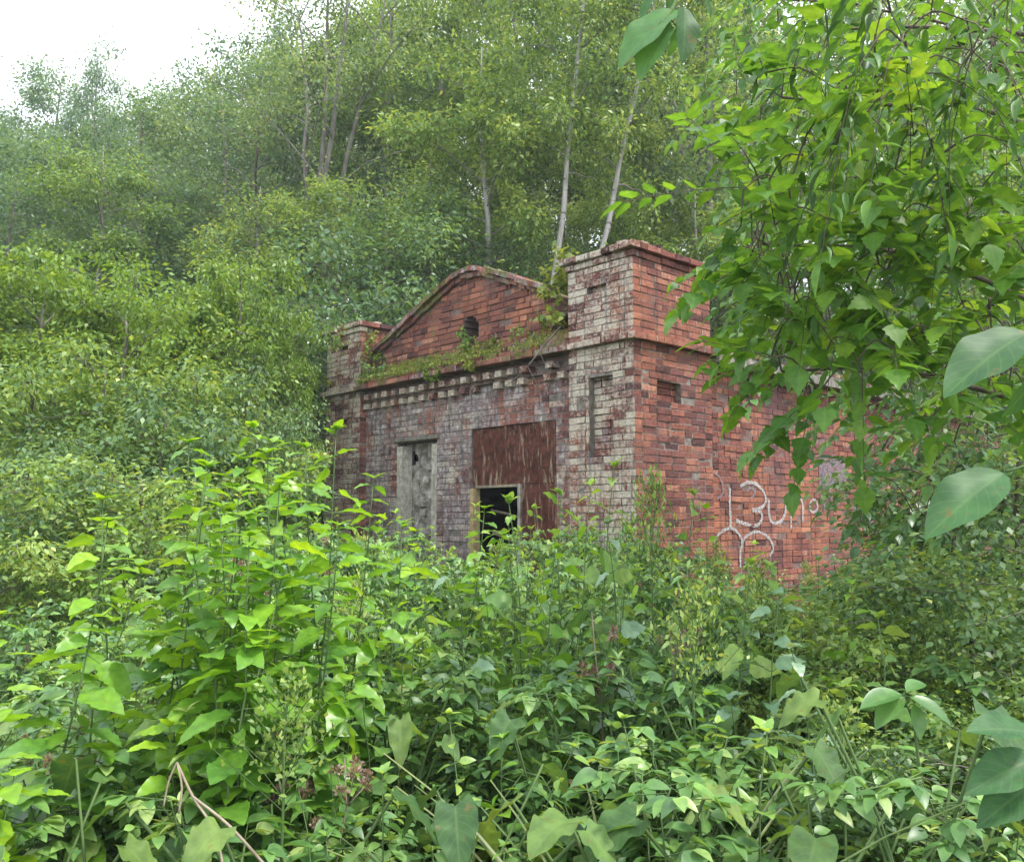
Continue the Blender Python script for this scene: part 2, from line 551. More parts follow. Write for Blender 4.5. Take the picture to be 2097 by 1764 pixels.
M['lf_birch'] = leaf_mat('birch_leaves', [(0.061, 0.131, 0.042), (0.150, 0.275, 0.077), (0.271, 0.413, 0.119), (0.489, 0.578, 0.210)])
M['lf_grey'] = leaf_mat('willow_leaves', [(0.059, 0.121, 0.068), (0.119, 0.216, 0.108), (0.211, 0.324, 0.162), (0.396, 0.500, 0.270)])
M['lf_deep'] = leaf_mat('deep_green_leaves', [(0.047, 0.110, 0.060), (0.096, 0.194, 0.093), (0.176, 0.302, 0.136), (0.319, 0.454, 0.204)])  # deep cool green foliage for trees, bushes and slope growth
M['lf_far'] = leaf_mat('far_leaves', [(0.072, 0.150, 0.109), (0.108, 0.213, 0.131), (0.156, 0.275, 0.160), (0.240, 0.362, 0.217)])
M['lf_fresh'] = leaf_mat('fresh_leaves', [(0.067, 0.143, 0.028), (0.134, 0.250, 0.042), (0.202, 0.344, 0.056), (0.336, 0.451, 0.084)])
M['lf_maple'] = leaf_mat('maple_leaves', [(0.033, 0.094, 0.026), (0.070, 0.187, 0.034), (0.122, 0.286, 0.036), (0.233, 0.396, 0.048)], 0.5, veins=True)
M['lf_near'] = leaf_mat('near_leaves', [(0.041, 0.121, 0.043), (0.064, 0.177, 0.064), (0.092, 0.231, 0.076)], 0.4, 0.5, 0.35, veins=True, spots=0.6)
M['lf_weed'] = leaf_mat('weed_leaves', [(0.059, 0.149, 0.055), (0.113, 0.260, 0.082), (0.190, 0.373, 0.096), (0.356, 0.522, 0.123)], 0.42, 0.36, 0.6, veins=True, spots=0.3)
M['lf_lime'] = leaf_mat('lime_leaves', [(0.044, 0.137, 0.054), (0.096, 0.255, 0.054), (0.184, 0.392, 0.038), (0.299, 0.510, 0.038)], 0.42, 0.36, 0.7, veins=True, tcol=(1.6, 1.35, 0.5), spots=0.3)
M['lf_bramble'] = leaf_mat('bramble_leaves', [(0.055, 0.129, 0.048), (0.109, 0.244, 0.083), (0.194, 0.373, 0.110), (0.411, 0.541, 0.207)], 0.35, 0.38, 0.6)
M['lf_burdock'] = leaf_mat('burdock_leaves', [(0.06, 0.14, 0.05), (0.09, 0.19, 0.06), (0.13, 0.24, 0.07), (0.22, 0.32, 0.08)], 0.38, 0.58, 0.35, veins=True, spots=0.6)
M['lf_teal'] = leaf_mat('pale_blue_green_leaves', [(0.07, 0.17, 0.10), (0.13, 0.26, 0.16), (0.22, 0.37, 0.24), (0.36, 0.50, 0.36)], 0.3, 0.36, 0.7, veins=True, spots=0.2)
M['lf_dry'] = leaf_mat('dry_leaves', [(0.12, 0.08, 0.05), (0.24, 0.17, 0.12), (0.42, 0.34, 0.26)], 0.3, 0.7, 0.2)
M['lf_yellow'] = leaf_mat('yellowing_leaves', [(0.14, 0.22, 0.05), (0.24, 0.33, 0.08), (0.40, 0.44, 0.12)], 0.4)
M['grass'] = leaf_mat('grass_blades', [(0.07, 0.13, 0.05), (0.12, 0.20, 0.07), (0.24, 0.28, 0.12)], 0.35, 0.45, 0.5)
M['fluff'] = leaf_mat('seed_heads', [(0.16, 0.09, 0.08), (0.28, 0.19, 0.17), (0.45, 0.36, 0.32)], 0.3, 0.8, 0.1)

# ---------------------------------------------------------------- ground
xs = np.concatenate([np.linspace(-140, -22, 30), np.linspace(-20, 24, 133), np.linspace(26, 140, 30)])
ys = np.concatenate([np.linspace(-30, -1, 20), np.linspace(0, 40, 121), np.linspace(42, 200, 40)])
gx, gy = np.meshgrid(xs, ys)
gz = ground(gx, gy)
V = np.stack([gx, gy, gz], -1).reshape(-1, 3)
nx, ny = len(xs), len(ys)
ii, jj = np.meshgrid(np.arange(nx - 1), np.arange(ny - 1))
b0 = (jj * nx + ii).ravel()
F = np.stack([b0, b0 + 1, b0 + nx + 1, b0 + nx], -1)
tag(new_mesh('ground', V, F, M['soil']), 'dark soil of the overgrown hillside', 'ground', kind='structure')

# ================================================================ the ruin
CH = 0.0765        # course height
BL = 0.255         # brick length with joint
HB = 0.13          # header
house = empty('brick_ruin', BO, math.atan2(BX[1], BX[0]))
tag(house, 'ruined red brick building with corner tower and low gable, half buried in weeds', 'ruin')


def brick_runs(u0, u1, cuts):
    segs = [(u0, u1)]
    for a, b in cuts:
        ns = []
        for s, e in segs:
            if b <= s or a >= e: ns.append((s, e)); continue
            if a > s: ns.append((s, a))
            if b < e: ns.append((b, e))
        segs = ns
    return segs


def lay(buf, axis, plane, sgn, u0, u1, z0, z1, cutf=None, depth=0.11, mat=0, inset=(0, 0), miss=0.012, rough=0.006, wear=1.0, row0=0):
    """lay courses of bricks on a wall. axis 'x': wall runs along x, faces -y (sgn=-1) at y=plane. axis 'y': runs along y, faces sgn*x at x=plane."""
    k = 0
    z = z0
    while z + CH * 0.9 <= z1 + 1e-6:
        row = k + row0
        a0 = u0 + (inset[0] if row % 2 else 0)
        a1 = u1 - (inset[1] if row % 2 else 0)
        cuts = cutf(z + 0.01, z + CH - 0.01) if cutf else []
        for s, e in brick_runs(a0, a1, cuts):
            u = s
            first = True
            head = row % 2 == 1
            while u < e - 0.02:
                L = (HB if (first and head) else BL)
                if rng.random() < 0.25: L = HB
                first = False
                v = min(u + L, e)
                if e - v < 0.05: v = e
                pr = rng.uniform(-rough, rough)
                if rng.random() < miss: pr = -rng.uniform(0.03, 0.08)
                r = float(np.clip(rng.normal(0.5, 0.24), 0, 1))
                gx0, gx1 = u + 0.004, v - 0.004
                zz0, zz1 = z + 0.004 + rng.uniform(-0.002, 0.002), z + CH - 0.005 + rng.uniform(-0.002, 0.002)
                c = 0.0036 * wear
                # outer face slightly smaller than the body: worn arrises
                d0 = depth
                if axis == 'x':
                    yo = plane + sgn * pr; yi = plane - sgn * d0; ym = yo - sgn * c
                    V = [(gx0, yi, zz0), (gx1, yi, zz0), (gx1, yi, zz1), (gx0, yi, zz1), (gx0, ym, zz0), (gx1, ym, zz0), (gx1, ym, zz1), (gx0, ym, zz1),
                         (gx0 + c, yo, zz0 + c), (gx1 - c, yo, zz0 + c), (gx1 - c, yo, zz1 - c), (gx0 + c, yo, zz1 - c)]
                    flip = sgn > 0
                else:
                    yo = plane + sgn * pr; yi = plane - sgn * d0; ym = yo - sgn * c
                    V = [(yi, gx0, zz0), (yi, gx1, zz0), (yi, gx1, zz1), (yi, gx0, zz1), (ym, gx0, zz0), (ym, gx1, zz0), (ym, gx1, zz1), (ym, gx0, zz1),
                         (yo, gx0 + c, zz0 + c), (yo, gx1 - c, zz0 + c), (yo, gx1 - c, zz1 - c), (yo, gx0 + c, zz1 - c)]
                    flip = sgn < 0
                V = np.array(V)
                V[8:] += rng.uniform(-0.0035, 0.0035, (4, 3)) * wear
                Fq = [[8, 9, 10, 11], [4, 5, 9, 8], [5, 6, 10, 9], [6, 7, 11, 10], [7, 4, 8, 11], [0, 1, 5, 4], [1, 2, 6, 5], [2, 3, 7, 6], [3, 0, 4, 7]]
                if flip: Fq = [q[::-1] for q in Fq]
                buf.add(V, Fq, r, mat)
                u = v
        z += CH
        k += 1


def core(buf, axis, plane, sgn, u0, u1, z0, z1, thick, holes=(), mat=0, back=0.007):
    """mortar body behind the brick faces with rectangular openings"""
    us = sorted({u0, u1, *[h[i] for h in holes for i in (0, 1) if u0 < h[i] < u1]})
    zs = sorted({z0, z1, *[h[i] for h in holes for i in (2, 3) if z0 < h[i] < z1]})
    for a, b in zip(us[:-1], us[1:]):
        for c, d in zip(zs[:-1], zs[1:]):
            mu, mz = (a + b) / 2, (c + d) / 2
            if any(h[0] < mu < h[1] and h[2] < mz < h[3] for h in holes): continue
            p0 = plane - sgn * back; p1 = plane - sgn * thick
            lo, hi = min(p0, p1), max(p0, p1)
            if axis == 'x': buf.box((a, lo, c), (b, hi, d), 0.5, mat)
            else: buf.box((lo, a, c), (hi, b, d), 0.5, mat)


WY = 0.13                     # main wall face behind the pier faces
XL = -6.16
PW = 0.95                     # pier width
ZL = 3.54                     # ledge height
DOOR = (-2.80, -1.28, -0.3, 2.77)
WIN = (-4.42, -3.52, 1.25, 2.70)


def cuts_for(holes):
    return lambda a, b: [(h[0], h[1]) for h in holes if h[2] < (a + b) / 2 < h[3]]


# front wall ------------------------------------------------------
B = Buf()
holes = [DOOR, WIN]
lay(B, 'x', WY, -1, XL + PW - 0.02, -PW + 0.02, 3.30 - 48 * CH, 3.30, cuts_for(holes), mat=0, row0=1)
core(B, 'x', WY, -1, XL + PW - 0.02, -PW + 0.02, -0.3, 3.62, 0.42, holes, mat=1)
fw = B.build('front_wall', None, house, slots=[M['brick_grey'], M['mortar']])

# cornice of the front wall: fascia on two rows of brick dentils -----
B = Buf()
zc = 3.235
for row, (off, zr) in enumerate(((0.03, zc), (0.10, zc + 0.125))):
    u = XL + PW + 0.03 + (0.11 if row else 0)
    while u < -PW - 0.13:
        if rng.random() > 0.06:
            y1 = WY - off
            B.box((u, y1 - 0.045 - rng.uniform(0, .015), zr), (u + 0.115, WY + 0.1, zr + CH), float(rng.uniform(.2, 1)), 0, 0.004)
        u += 0.222
B.box((XL + PW, WY - 0.052, zc + 0.082), (-PW, WY + 0.1, zc + 0.118), 0.2, 1)
B.box((XL + PW, WY - 0.02, zc + 0.21), (-PW, WY + 0.1, zc + 0.262), 0.2, 1)
lay(B, 'x', -0.10, -1, XL + PW - 0.06, -PW + 0.02, ZL - 0.03, ZL + CH * 0.99, None, depth=0.30, mat=2, miss=0.0, rough=0.012, wear=1.6)
# broken, mossy slope above the fascia
u = XL + PW
for k in range(3):
    lay(B, 'x', -0.06 + 0.075 * k, -1, XL + PW + 0.01, -PW - 0.01, ZL + CH * (k + 1) - 0.03, ZL + CH * (k + 2) - 0.031, None, depth=0.3, mat=2, miss=0.12, rough=0.02, wear=2.0, row0=k)
B.build('cornice', None, house, slots=[M['brick_white'], M['mortar_red'], M['brick_dark']])

# gable -------------------------------------------------------------
GY = 0.20
APX, APZ = -2.93, 4.885
def gtop(x):
    return APZ - 0.40 * max(0, abs(x - APX) - 0.20)
def gcut(a, b):
    zt = b + 0.06
    hw = max(0.0, (APZ - zt) / 0.40 + 0.20)
    c = [(-9, APX - hw), (APX + hw, 9)]
    for (hx, hz, rx, rz) in ((-2.93, 4.10, 0.17, 0.20), (-1.25, 3.93, 0.17, 0.10)):
        m = (a + b) / 2
        if abs(m - hz) < rz:
            w = rx * math.sqrt(1 - ((m - hz) / rz) ** 2) + 0.02
            c.append((hx - w, hx + w))
    return c
B = Buf()
lay(B, 'x', GY, -1, XL + PW, -PW, 3.60, 4.95, gcut, mat=0, rough=0.011, wear=1.7, miss=0.03, depth=0.12)
# body of the gable in strips, with the two holes left open
xsn = np.arange(XL + PW, -PW + 0.001, 0.05)
for a, b in zip(xsn[:-1], xsn[1:]):
    mid = (a + b) / 2
    zt = gtop(mid) - 0.05
    segs = [(3.5, zt)]
    for (hx, hz, rx, rz) in ((-2.93, 4.10, 0.17, 0.20), (-1.25, 3.93, 0.17, 0.10)):
        if abs(mid - hx) < rx:
            w = rz * math.sqrt(1 - ((mid - hx) / rx) ** 2)
            segs = [(s, e) for s0, e0 in segs for s, e in ((s0, hz - w), (hz + w, e0))]
    for s, e in segs:
        if e > s: B.box((a, GY + 0.014, s), (b + 0.0005, GY + 0.34, e), .5, 1)
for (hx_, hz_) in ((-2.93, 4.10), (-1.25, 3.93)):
    B.box((hx_ - .25, GY + .345, hz_ - .28), (hx_ + .25, GY + .37, hz_ + .28), .5, 2)  # black backing added behind each hole to paint its shade
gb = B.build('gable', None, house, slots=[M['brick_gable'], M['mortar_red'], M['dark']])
# coping along the gable rake: two projecting courses
B = Buf()
def rake(x0, x1, off, zoff, th):
    n = max(1, int(abs(x1 - x0) / 0.13))
    for i in range(n):
        a = x0 + (x1 - x0) * i / n; b = x0 + (x1 - x0) * (i + 1) / n
        if rng.random() < 0.03: continue
        za, zb = gtop(a) + zoff, gtop(b) + zoff
        j = rng.uniform(-0.012, 0.012)
        yo = GY - off + rng.uniform(-0.012, 0.012)
        V = [(a + .003, yo, za + j), (b - .003, yo, zb + j), (b - .003, GY + .36, zb + j), (a + .003, GY + .36, za + j),
             (a + .003, yo, za + th + j), (b - .003, yo, zb + th + j), (b - .003, GY + .36, zb + th + j), (a + .003, GY + .36, za + th + j)]
        V = np.array(V) + rng.uniform(-.005, .005, (8, 3))
        B.add(V, [[0, 3, 2, 1], [4, 5, 6, 7], [0, 1, 5, 4], [1, 2, 6, 5], [2, 3, 7, 6], [3, 0, 4, 7]], float(rng.uniform(.0, .7)), 0)
rake(XL + PW + 0.02, APX, 0.05, -0.075, 0.06)
rake(APX, -PW - 0.45, 0.05, -0.075, 0.06)
rake(XL + PW + 0.02, APX, 0.11, -0.012, 0.068)
rake(APX, -PW - 0.45, 0.11, -0.012, 0.068)
B.build('gable_coping', None, house, slots=[M['brick_dark']])


# piers / tower -------------------------------------------------------
def pier(name, x0, x1, y0, y1, ztop, slots, slot_f, slot_s, front_niches=(), side_niches=(), zcap=None):
    """square brick pier with quoined corners, string course at ZL and a two-course cap"""
    B = Buf()
    def cf(n): return cuts_for(n)
    def body(z0, z1, g, row0):
        lay(B, 'x', y0 - g, -1, x0 - g, x1 + g, z0, z1, cf(front_niches), mat=slot_f, inset=(0.12, 0.12), row0=row0, depth=0.12)
        lay(B, 'y', x1 + g, 1, y0 - g + 0.121, y1 + g, z0, z1, cf(side_niches), mat=slot_s, inset=(-0.121, 0), row0=row0, depth=0.12)
        lay(B, 'y', x0 - g, -1, y0 - g + 0.121, y1 + g, z0, z1, None, mat=slot_s, inset=(-0.121, 0), row0=row0, depth=0.12)
        lay(B, 'x', y1 + g, 1, x0 - g + 0.121, x1 + g - 0.121, z0, z1, None, mat=slot_s, row0=row0, depth=0.12)
    body(ZL - 0.03 - 50 * CH, ZL - 0.03, 0.0, 0)
    body(ZL + CH - 0.029, ztop, 0.002, 1)
    # string course: one worn projecting course
    body(ZL - 0.028, ZL + CH - 0.025, 0.085, 0)
    # core
    nd = 0.10
    B.box((x0 + nd + .02, y0 + nd + .02, -0.35), (x1 - nd - .02, y1 - .02, ztop - .002), .5, 2)
    core(B, 'x', y0, -1, x0 + .010, x1 - .010, -0.3, ztop, nd + .03, front_niches, 2)
    core(B, 'y', x1, 1, y0 + .012, y1 - .012, -0.3, ztop, nd + .03, side_niches, 2)
    B.box((x0 + .012, y0 + .012, -0.3), (x0 + nd + .03, y1 - .012, ztop), .5, 2)
    B.box((x0 + .012, y1 - nd, -0.3), (x1 - .012, y1 - .013, ztop), .5, 2)
    # backs of the niches
    for (a, b, c, d) in front_niches:
        lay(B, 'x', y0 + 0.085, -1, a - .02, b + .02, c - .03, d + .05, None, mat=slot_f, depth=0.05, row0=1)
    for (a, b, c, d) in side_niches:
        lay(B, 'y', x1 - 0.085, 1, a - .02, b + .02, c - .03, d + .05, None, mat=slot_s, depth=0.05, row0=1)
    VV_ = np.concatenate(B.V)
    for i_, f_ in enumerate(B.F):          # bricks at the corners show the finish of the side they face
        if B.M[i_] not in (slot_f, slot_s): continue
        nn_ = unit(np.cross(VV_[f_[1]] - VV_[f_[0]], VV_[f_[2]] - VV_[f_[0]]))
        if nn_[1] < -.6: B.M[i_] = slot_f
        elif abs(nn_[0]) > .6: B.M[i_] = slot_s
    p = B.build(name, None, house, slots=slots)
    # cap as its own mesh
    B = Buf()
    z = ztop
    for g, th in ((0.02, CH), (0.075, CH)):
        for (ax, pl, sg, a, b) in (('x', y0 - g, -1, x0 - g, x1 + g), ('y', x1 + g, 1, y0 - g + .121, y1 + g), ('y', x0 - g, -1, y0 - g + .121, y1 + g), ('x', y1 + g, 1, x0 - g + .121, x1 + g - .121)):
            lay(B, ax, pl, sg, a, b, z, z + th * .999, None, mat=(0 if ax == 'x' else 1), depth=0.12, rough=0.014, wear=1.8, miss=0.05)
        B.box((x0 + 0.02, y0 + 0.02, z + .004), (x1 - 0.02, y1 - 0.02, z + th - .004), .4, 2)
        z += th
    # loose and eroded stones on top
    for k in range(int(14 * (x1 - x0) * (y1 - y0)) + 5):
        cx, cy = rng.uniform(x0, x1), rng.uniform(y0, y1)
        L = rng.uniform(.08, .2); h = rng.uniform(.02, .05)
        B.box((cx - L / 2, cy - .06, z - .005), (cx + L / 2, cy + .06, z + h), float(rng.random()), 0, .012)
    B.build('pier_cap', None, p, slots=[slots[slot_f], slots[slot_s], M['mortar']])
    return p


ZR = ZL + CH - 0.029 + 11 * CH
tw = pier('corner_tower', -PW, 0.0, 0.0, 1.44, ZR, [M['brick_white'], M['brick_red'], M['mortar']], 0, 1,
          front_niches=((-0.64, -0.30, 2.25, 3.17), (-0.66, -0.38, 4.10, 4.22)), side_niches=((0.40, 0.84, 2.86, 3.12),))
pl = pier('end_pier', XL, XL + PW, 0.0, 0.50, ZR, [M['brick_white'], M['brick_gable'], M['mortar']], 0, 1,
          front_niches=((XL + .33, XL + .60, 4.17, 4.27), (XL + .33, XL + .60, 2.9, 3.12)))

# side wall with its own eaves slab -----------------------------------
SL = 12.0
B = Buf()
SX = -0.10
lay(B, 'y', SX, 1, 1.44, SL, 3.34 - 48 * CH, 3.34, None, mat=0, row0=0, rough=0.008)
core(B, 'y', SX, 1, 1.40, SL, -0.3, 3.34, 0.42, (), 1)
# projecting upper courses below the slab
lay(B, 'y', SX + 0.05, 1, 1.44, SL, 3.345, 3.42, None, mat=0, depth=.2)
sw = B.build('side_wall', None, house, slots=[M['brick_red'], M['mortar_red']])
B = Buf()
u = 1.46
while u < SL:
    L = rng.uniform(.9, 1.4)
    v = min(u + L, SL)
    B.box((SX - .35, u, 3.432), (SX + 0.20 + rng.uniform(-.02, .01), v - 0.015, 3.57 + rng.uniform(-.01, .02)), .5, 0, .008)
    u = v
# crumbled brick on the eaves
for k in range(150):
    y = rng.uniform(1.5, SL - .2); x = SX + rng.uniform(-.3, .15); L = rng.uniform(.06, .13)
    B.box((x - .06, y - L, 3.575), (x + .06, y + L, 3.60 + rng.uniform(0, .07)), float(rng.random()), 1, .012)
B.build('eaves', None, house, slots=[M['slab'], M['brick_dark']])

# roof, back and inside (its shade painted near-black)
B = Buf()
B.box((XL + .05, 0.55, 3.40), (SX - 0.36, SL, 3.60), .5, 0)
for k in range(1): B.box((XL + .05, 0.57, 3.605), (-PW - .05, SL - .1, 3.66), .5, 1)
B.build('roof', None, house, slots=[M['slab'], M['soil']])
B = Buf()
B.box((XL + .02, 0.56, -0.3), (XL + .40, SL - .02, 3.39), .5, 0)
B.box((XL + .42, SL - .40, -0.3), (SX - .44, SL - .03, 3.39), .5, 0)
B.box((XL + .42, 4.2, -0.3), (SX - .44, 4.5, 3.39), .5, 1)  # partition coloured near-black, the room's darkness is painted on
B.box((XL + .405, 0.57, -0.3), (XL + .418, 4.19, 3.39), .5, 1)  # thin liner added so the sky-lit left wall stays black
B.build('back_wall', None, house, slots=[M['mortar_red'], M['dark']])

# window niche: rendered infill, lintel shadow gap and a broken hole ---
B = Buf()
wx0, wx1, wz0, wz1 = WIN
hx, hz = fac(838, 938, WY + .12)
nxc, nzc = 18, 30
xsn = np.linspace(wx0, wx1, nxc + 1); zsn = np.linspace(wz0 - .1, wz1 - 0.02, nzc + 1)
def dent(x, z): return WY + 0.17 + 0.03 * math.sin(x * 23) * math.cos(z * 17) + rng.uniform(-.006, .006)
VV = np.array([[x, dent(x, z), z] for z in zsn for x in xsn])
FF = []
for j in range(nzc):
    for i in range(nxc):
        mx_, mz_ = (xsn[i] + xsn[i + 1]) / 2, (zsn[j] + zsn[j + 1]) / 2
        if ((mx_ - hx) / .14) ** 2 + ((mz_ - hz) / .10) ** 2 < 1 + rng.uniform(-.3, .3): continue
        b_ = j * (nxc + 1) + i
        FF.append([b_, b_ + 1, b_ + nxc + 2, b_ + nxc + 1])
B.add(VV, FF, .5, 0)
B.box((wx0, WY + .30, wz0 - .1), (wx1, WY + .34, wz1), .5, 1)  # black sheet behind the infill, painted shade for the hole and gap
# jambs of pale render and sill
B.box((wx0 + .005, WY - .012, wz0), (wx0 + .13, WY + .17, wz1 - .06), .5, 2, .010)
B.box((wx1 - .14, WY + .02, wz0), (wx1 - .005, WY + .18, wz1 - .06), .5, 2, .010)
for k_ in range(9):
    z_ = rng.uniform(wz0 + .1, wz1 - .3); x_ = rng.uniform(wx0 + .2, wx1 - .3)
    B.box((x_, WY + .13, z_), (x_ + rng.uniform(.06, .2), WY + .18, z_ + CH), .5, int(rng.integers(2)) * 2, .012)
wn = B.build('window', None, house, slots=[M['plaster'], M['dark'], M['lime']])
B = Buf()
B.box((wx0 - .05, WY - .035, wz1 - .005), (wx1 + .06, WY + .12, wz1 + .05), .5, 0, .006)
B.build('lintel', M['slab'], wn)

# door: rusty sheet above and beside a dark opening --------------------
dx0, dx1, dz0, dz1 = DOOR
op_l, op_r, op_t = -2.70, -1.93, 2.035
def sheet(x0, x1, z0, z1, y, nxs, nzs):
    xs_ = np.linspace(x0, x1, nxs + 1); zs_ = np.linspace(z0, z1, nzs + 1)
    Vf = []
    for z in zs_:
        for x in xs_:
            w = 0.010 * math.sin(x * 9 + z * 2) + 0.008 * math.sin(z * 13 + x * 4) + rng.uniform(-.0015, .0015)
            Vf.append([x, y + w, z])
    Vf = np.array(Vf); Vb = Vf + [0, .006, 0]
    n = nxs + 1; k = len(Vf)
    Fq = []
    for j in range(nzs):
        for i in range(nxs):
            b_ = j * n + i
            Fq.append([b_, b_ + 1, b_ + n + 1, b_ + n]); Fq.append([k + b_, k + b_ + n, k + b_ + n + 1, k + b_ + 1])
    return np.concatenate([Vf, Vb]), Fq
B = Buf()
V_, F_ = sheet(dx0 + .02, dx1, op_t, dz1 - .004, WY + .03, 22, 12); B.add(V_, F_, .5, 0)
V_, F_ = sheet(op_r, dx1, -0.2, op_t - .004, WY + .034, 9, 24); B.add(V_, F_, .5, 0)
B.box((dx1 - .045, WY + .02, 0), (dx1 - .004, WY + .20, dz1 - .01), .5, 0)
B.box((dx0 + .0, WY + .045, op_t + .01), (dx0 + .05, WY + .10, dz1 - .01), .5, 0)
for k in range(18):
    x_ = dx0 + .06 + (dx1 - dx0 - .12) * (k % 9) / 8; z_ = (dz1 - .05) if k < 9 else (op_t + .05)
    B.box((x_ - .007, WY + .012, z_ - .007), (x_ + .007, WY + .03, z_ + .007), .5, 0)
B.box((dx0 + .002, WY + .06, -.2), (dx0 + .014, WY + .56, dz1), .5, 1)  # added black liner, paints shade over the lit left reveal
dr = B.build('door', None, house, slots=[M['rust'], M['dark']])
B = Buf()
B.box((op_l - .02, WY - .005, op_t - .035), (op_r + .01, WY + .06, op_t - .003), .5, 1, .004)      # head rail
B.box((dx0 + .005, WY - .03, 0.2), (dx0 + .085, WY + .07, op_t - .04), .5, 0, .006)                  # pale left jamb
B.box((op_r + .003, WY - .012, -.2), (op_r + .06, WY + .02, op_t - .005), .5, 2, .006)               # right rail
B.build('door_frame', None, dr, slots=[M['wood'], M['pale_wood'], M['plaster']])
# fallen timber inside the doorway
B = Buf()
for (xa, za, xb, zb, w_) in ((-2.74, 1.72, -2.28, 1.60, .018), (-2.70, 1.44, -2.42, 1.30, .035), (-2.72, 1.22, -2.3, 1.12, .025), (-2.6, 1.02, -1.98, 1.07, .03)):
    B.tube([(xa, WY + .30, za), ((xa + xb) / 2, WY + .36, (za + zb) / 2 + .02), (xb, WY + .48, zb)], [w_, w_ * .9, w_ * .7], 6, .5)
tb = B.build('fallen_beam', M['pale_wood'], None)
tb.location = BO; tb.rotation_euler = house.rotation_euler
tag(tb, 'broken grey timbers lying inside the dark doorway of the ruin', 'timber')

# graffiti on the side wall --------------------------------------------
def c4(x, y): return (2400 + x * .6867) * .54592, (1500 + y * .6867) * .54592
def smooth_path(pts, n=6):
    pts = np.array(pts, float); out_ = []
    P = np.vstack([2 * pts[0] - pts[1], pts, 2 * pts[-1] - pts[-2]])
    for i in range(1, len(P) - 2):
        for s in np.linspace(0, 1, n, endpoint=False):
            a, b, c, d = P[i - 1:i + 3]
            out_.append(.5 * ((2 * b) + (-a + c) * s + (2 * a - 5 * b + 4 * c - d) * s ** 2 + (-a + 3 * b - 3 * c + d) * s ** 3))
    out_.append(pts[-1]); return np.array(out_)
strokes = [*[([(985 + 24 * k_, 300 + 12 * (k_ % 3)), (988 + 24 * k_, 470)], .10, 1) for k_ in range(6)],
           ([(488, 480), (486, 560), (490, 640), (488, 705)], .030, 0),
           ([(545, 470), (590, 448), (645, 468), (682, 530), (668, 580), (610, 600)], .030, 0),
           ([(610, 600), (655, 610), (660, 650), (630, 684), (560, 672), (520, 655)], .030, 0),
           ([(700, 545), (700, 620), (722, 668), (765, 660), (790, 610), (792, 532)], .032, 0),
           ([(822, 705), (820, 620), (822, 560), (850, 532), (882, 556), (886, 660)], .026, 0),
           ([(935, 545), (922, 575), (932, 608), (955, 606), (966, 575), (952, 545), (935, 545)], .022, 0),
           ([(1000, 490), (1003, 600)], .03, 1), ([(1030, 480), (1050, 590)], .03, 1), ([(1075, 450), (1078, 570)], .03, 1), ([(1110, 400), (1112, 560)], .03, 1), ([(985, 400), (990, 480)], .05, 1),
           ([(410, 975), (388, 880), (398, 780), (445, 715), (505, 702), (548, 752), (552, 810)], .024, 0),
           ([(545, 915), (545, 820), (575, 745), (640, 718), (702, 755), (724, 810), (705, 850)], .024, 0),
           ([(340, 380), (400, 390), (440, 440), (450, 500), (420, 540)], .022, 1), ([(575, 500), (600, 480), (625, 500), (600, 540)], .022, 1)]
for pts, w_, mt in strokes:
    B = Buf()
    q = smooth_path([sid(*c4(*p), SX) for p in pts], 8)
    q = q + rng.normal(0, .002, q.shape)
    T_ = np.gradient(q, axis=0); T_ /= np.linalg.norm(T_, axis=1, keepdims=True) + 1e-9
    Nn = np.stack([-T_[:, 1], T_[:, 0]], 1)
    ww = w_ * .72 * (1 + rng.normal(0, .10, len(q)))[:, None]
    a_, b_ = q + Nn * ww, q - Nn * ww
    off = SX + 0.0095
    Vf = np.array([[off, *p] for p in a_] + [[off, *p] for p in b_])
    n = len(q)
    B.add(Vf, [[i, i + 1, n + i + 1, n + i] for i in range(n - 1)], .5, mt)
    B.build('graffiti_stroke', None, sw, slots=[M['paint'], M['paint_lilac']])

# ================================================================ plants
LIT = dict


def stem_points(h, bend=0.12, n=7, az=None):
    az = rng.uniform(0, 6.283) if az is None else az
    t = np.linspace(0, 1, n)
    off = bend * h * t ** 1.8
    return np.stack([np.cos(az) * off + rng.normal(0, .006 * h, n) * (t > 0), np.sin(az) * off + rng.normal(0, .006 * h, n) * (t > 0), t * h], 1)


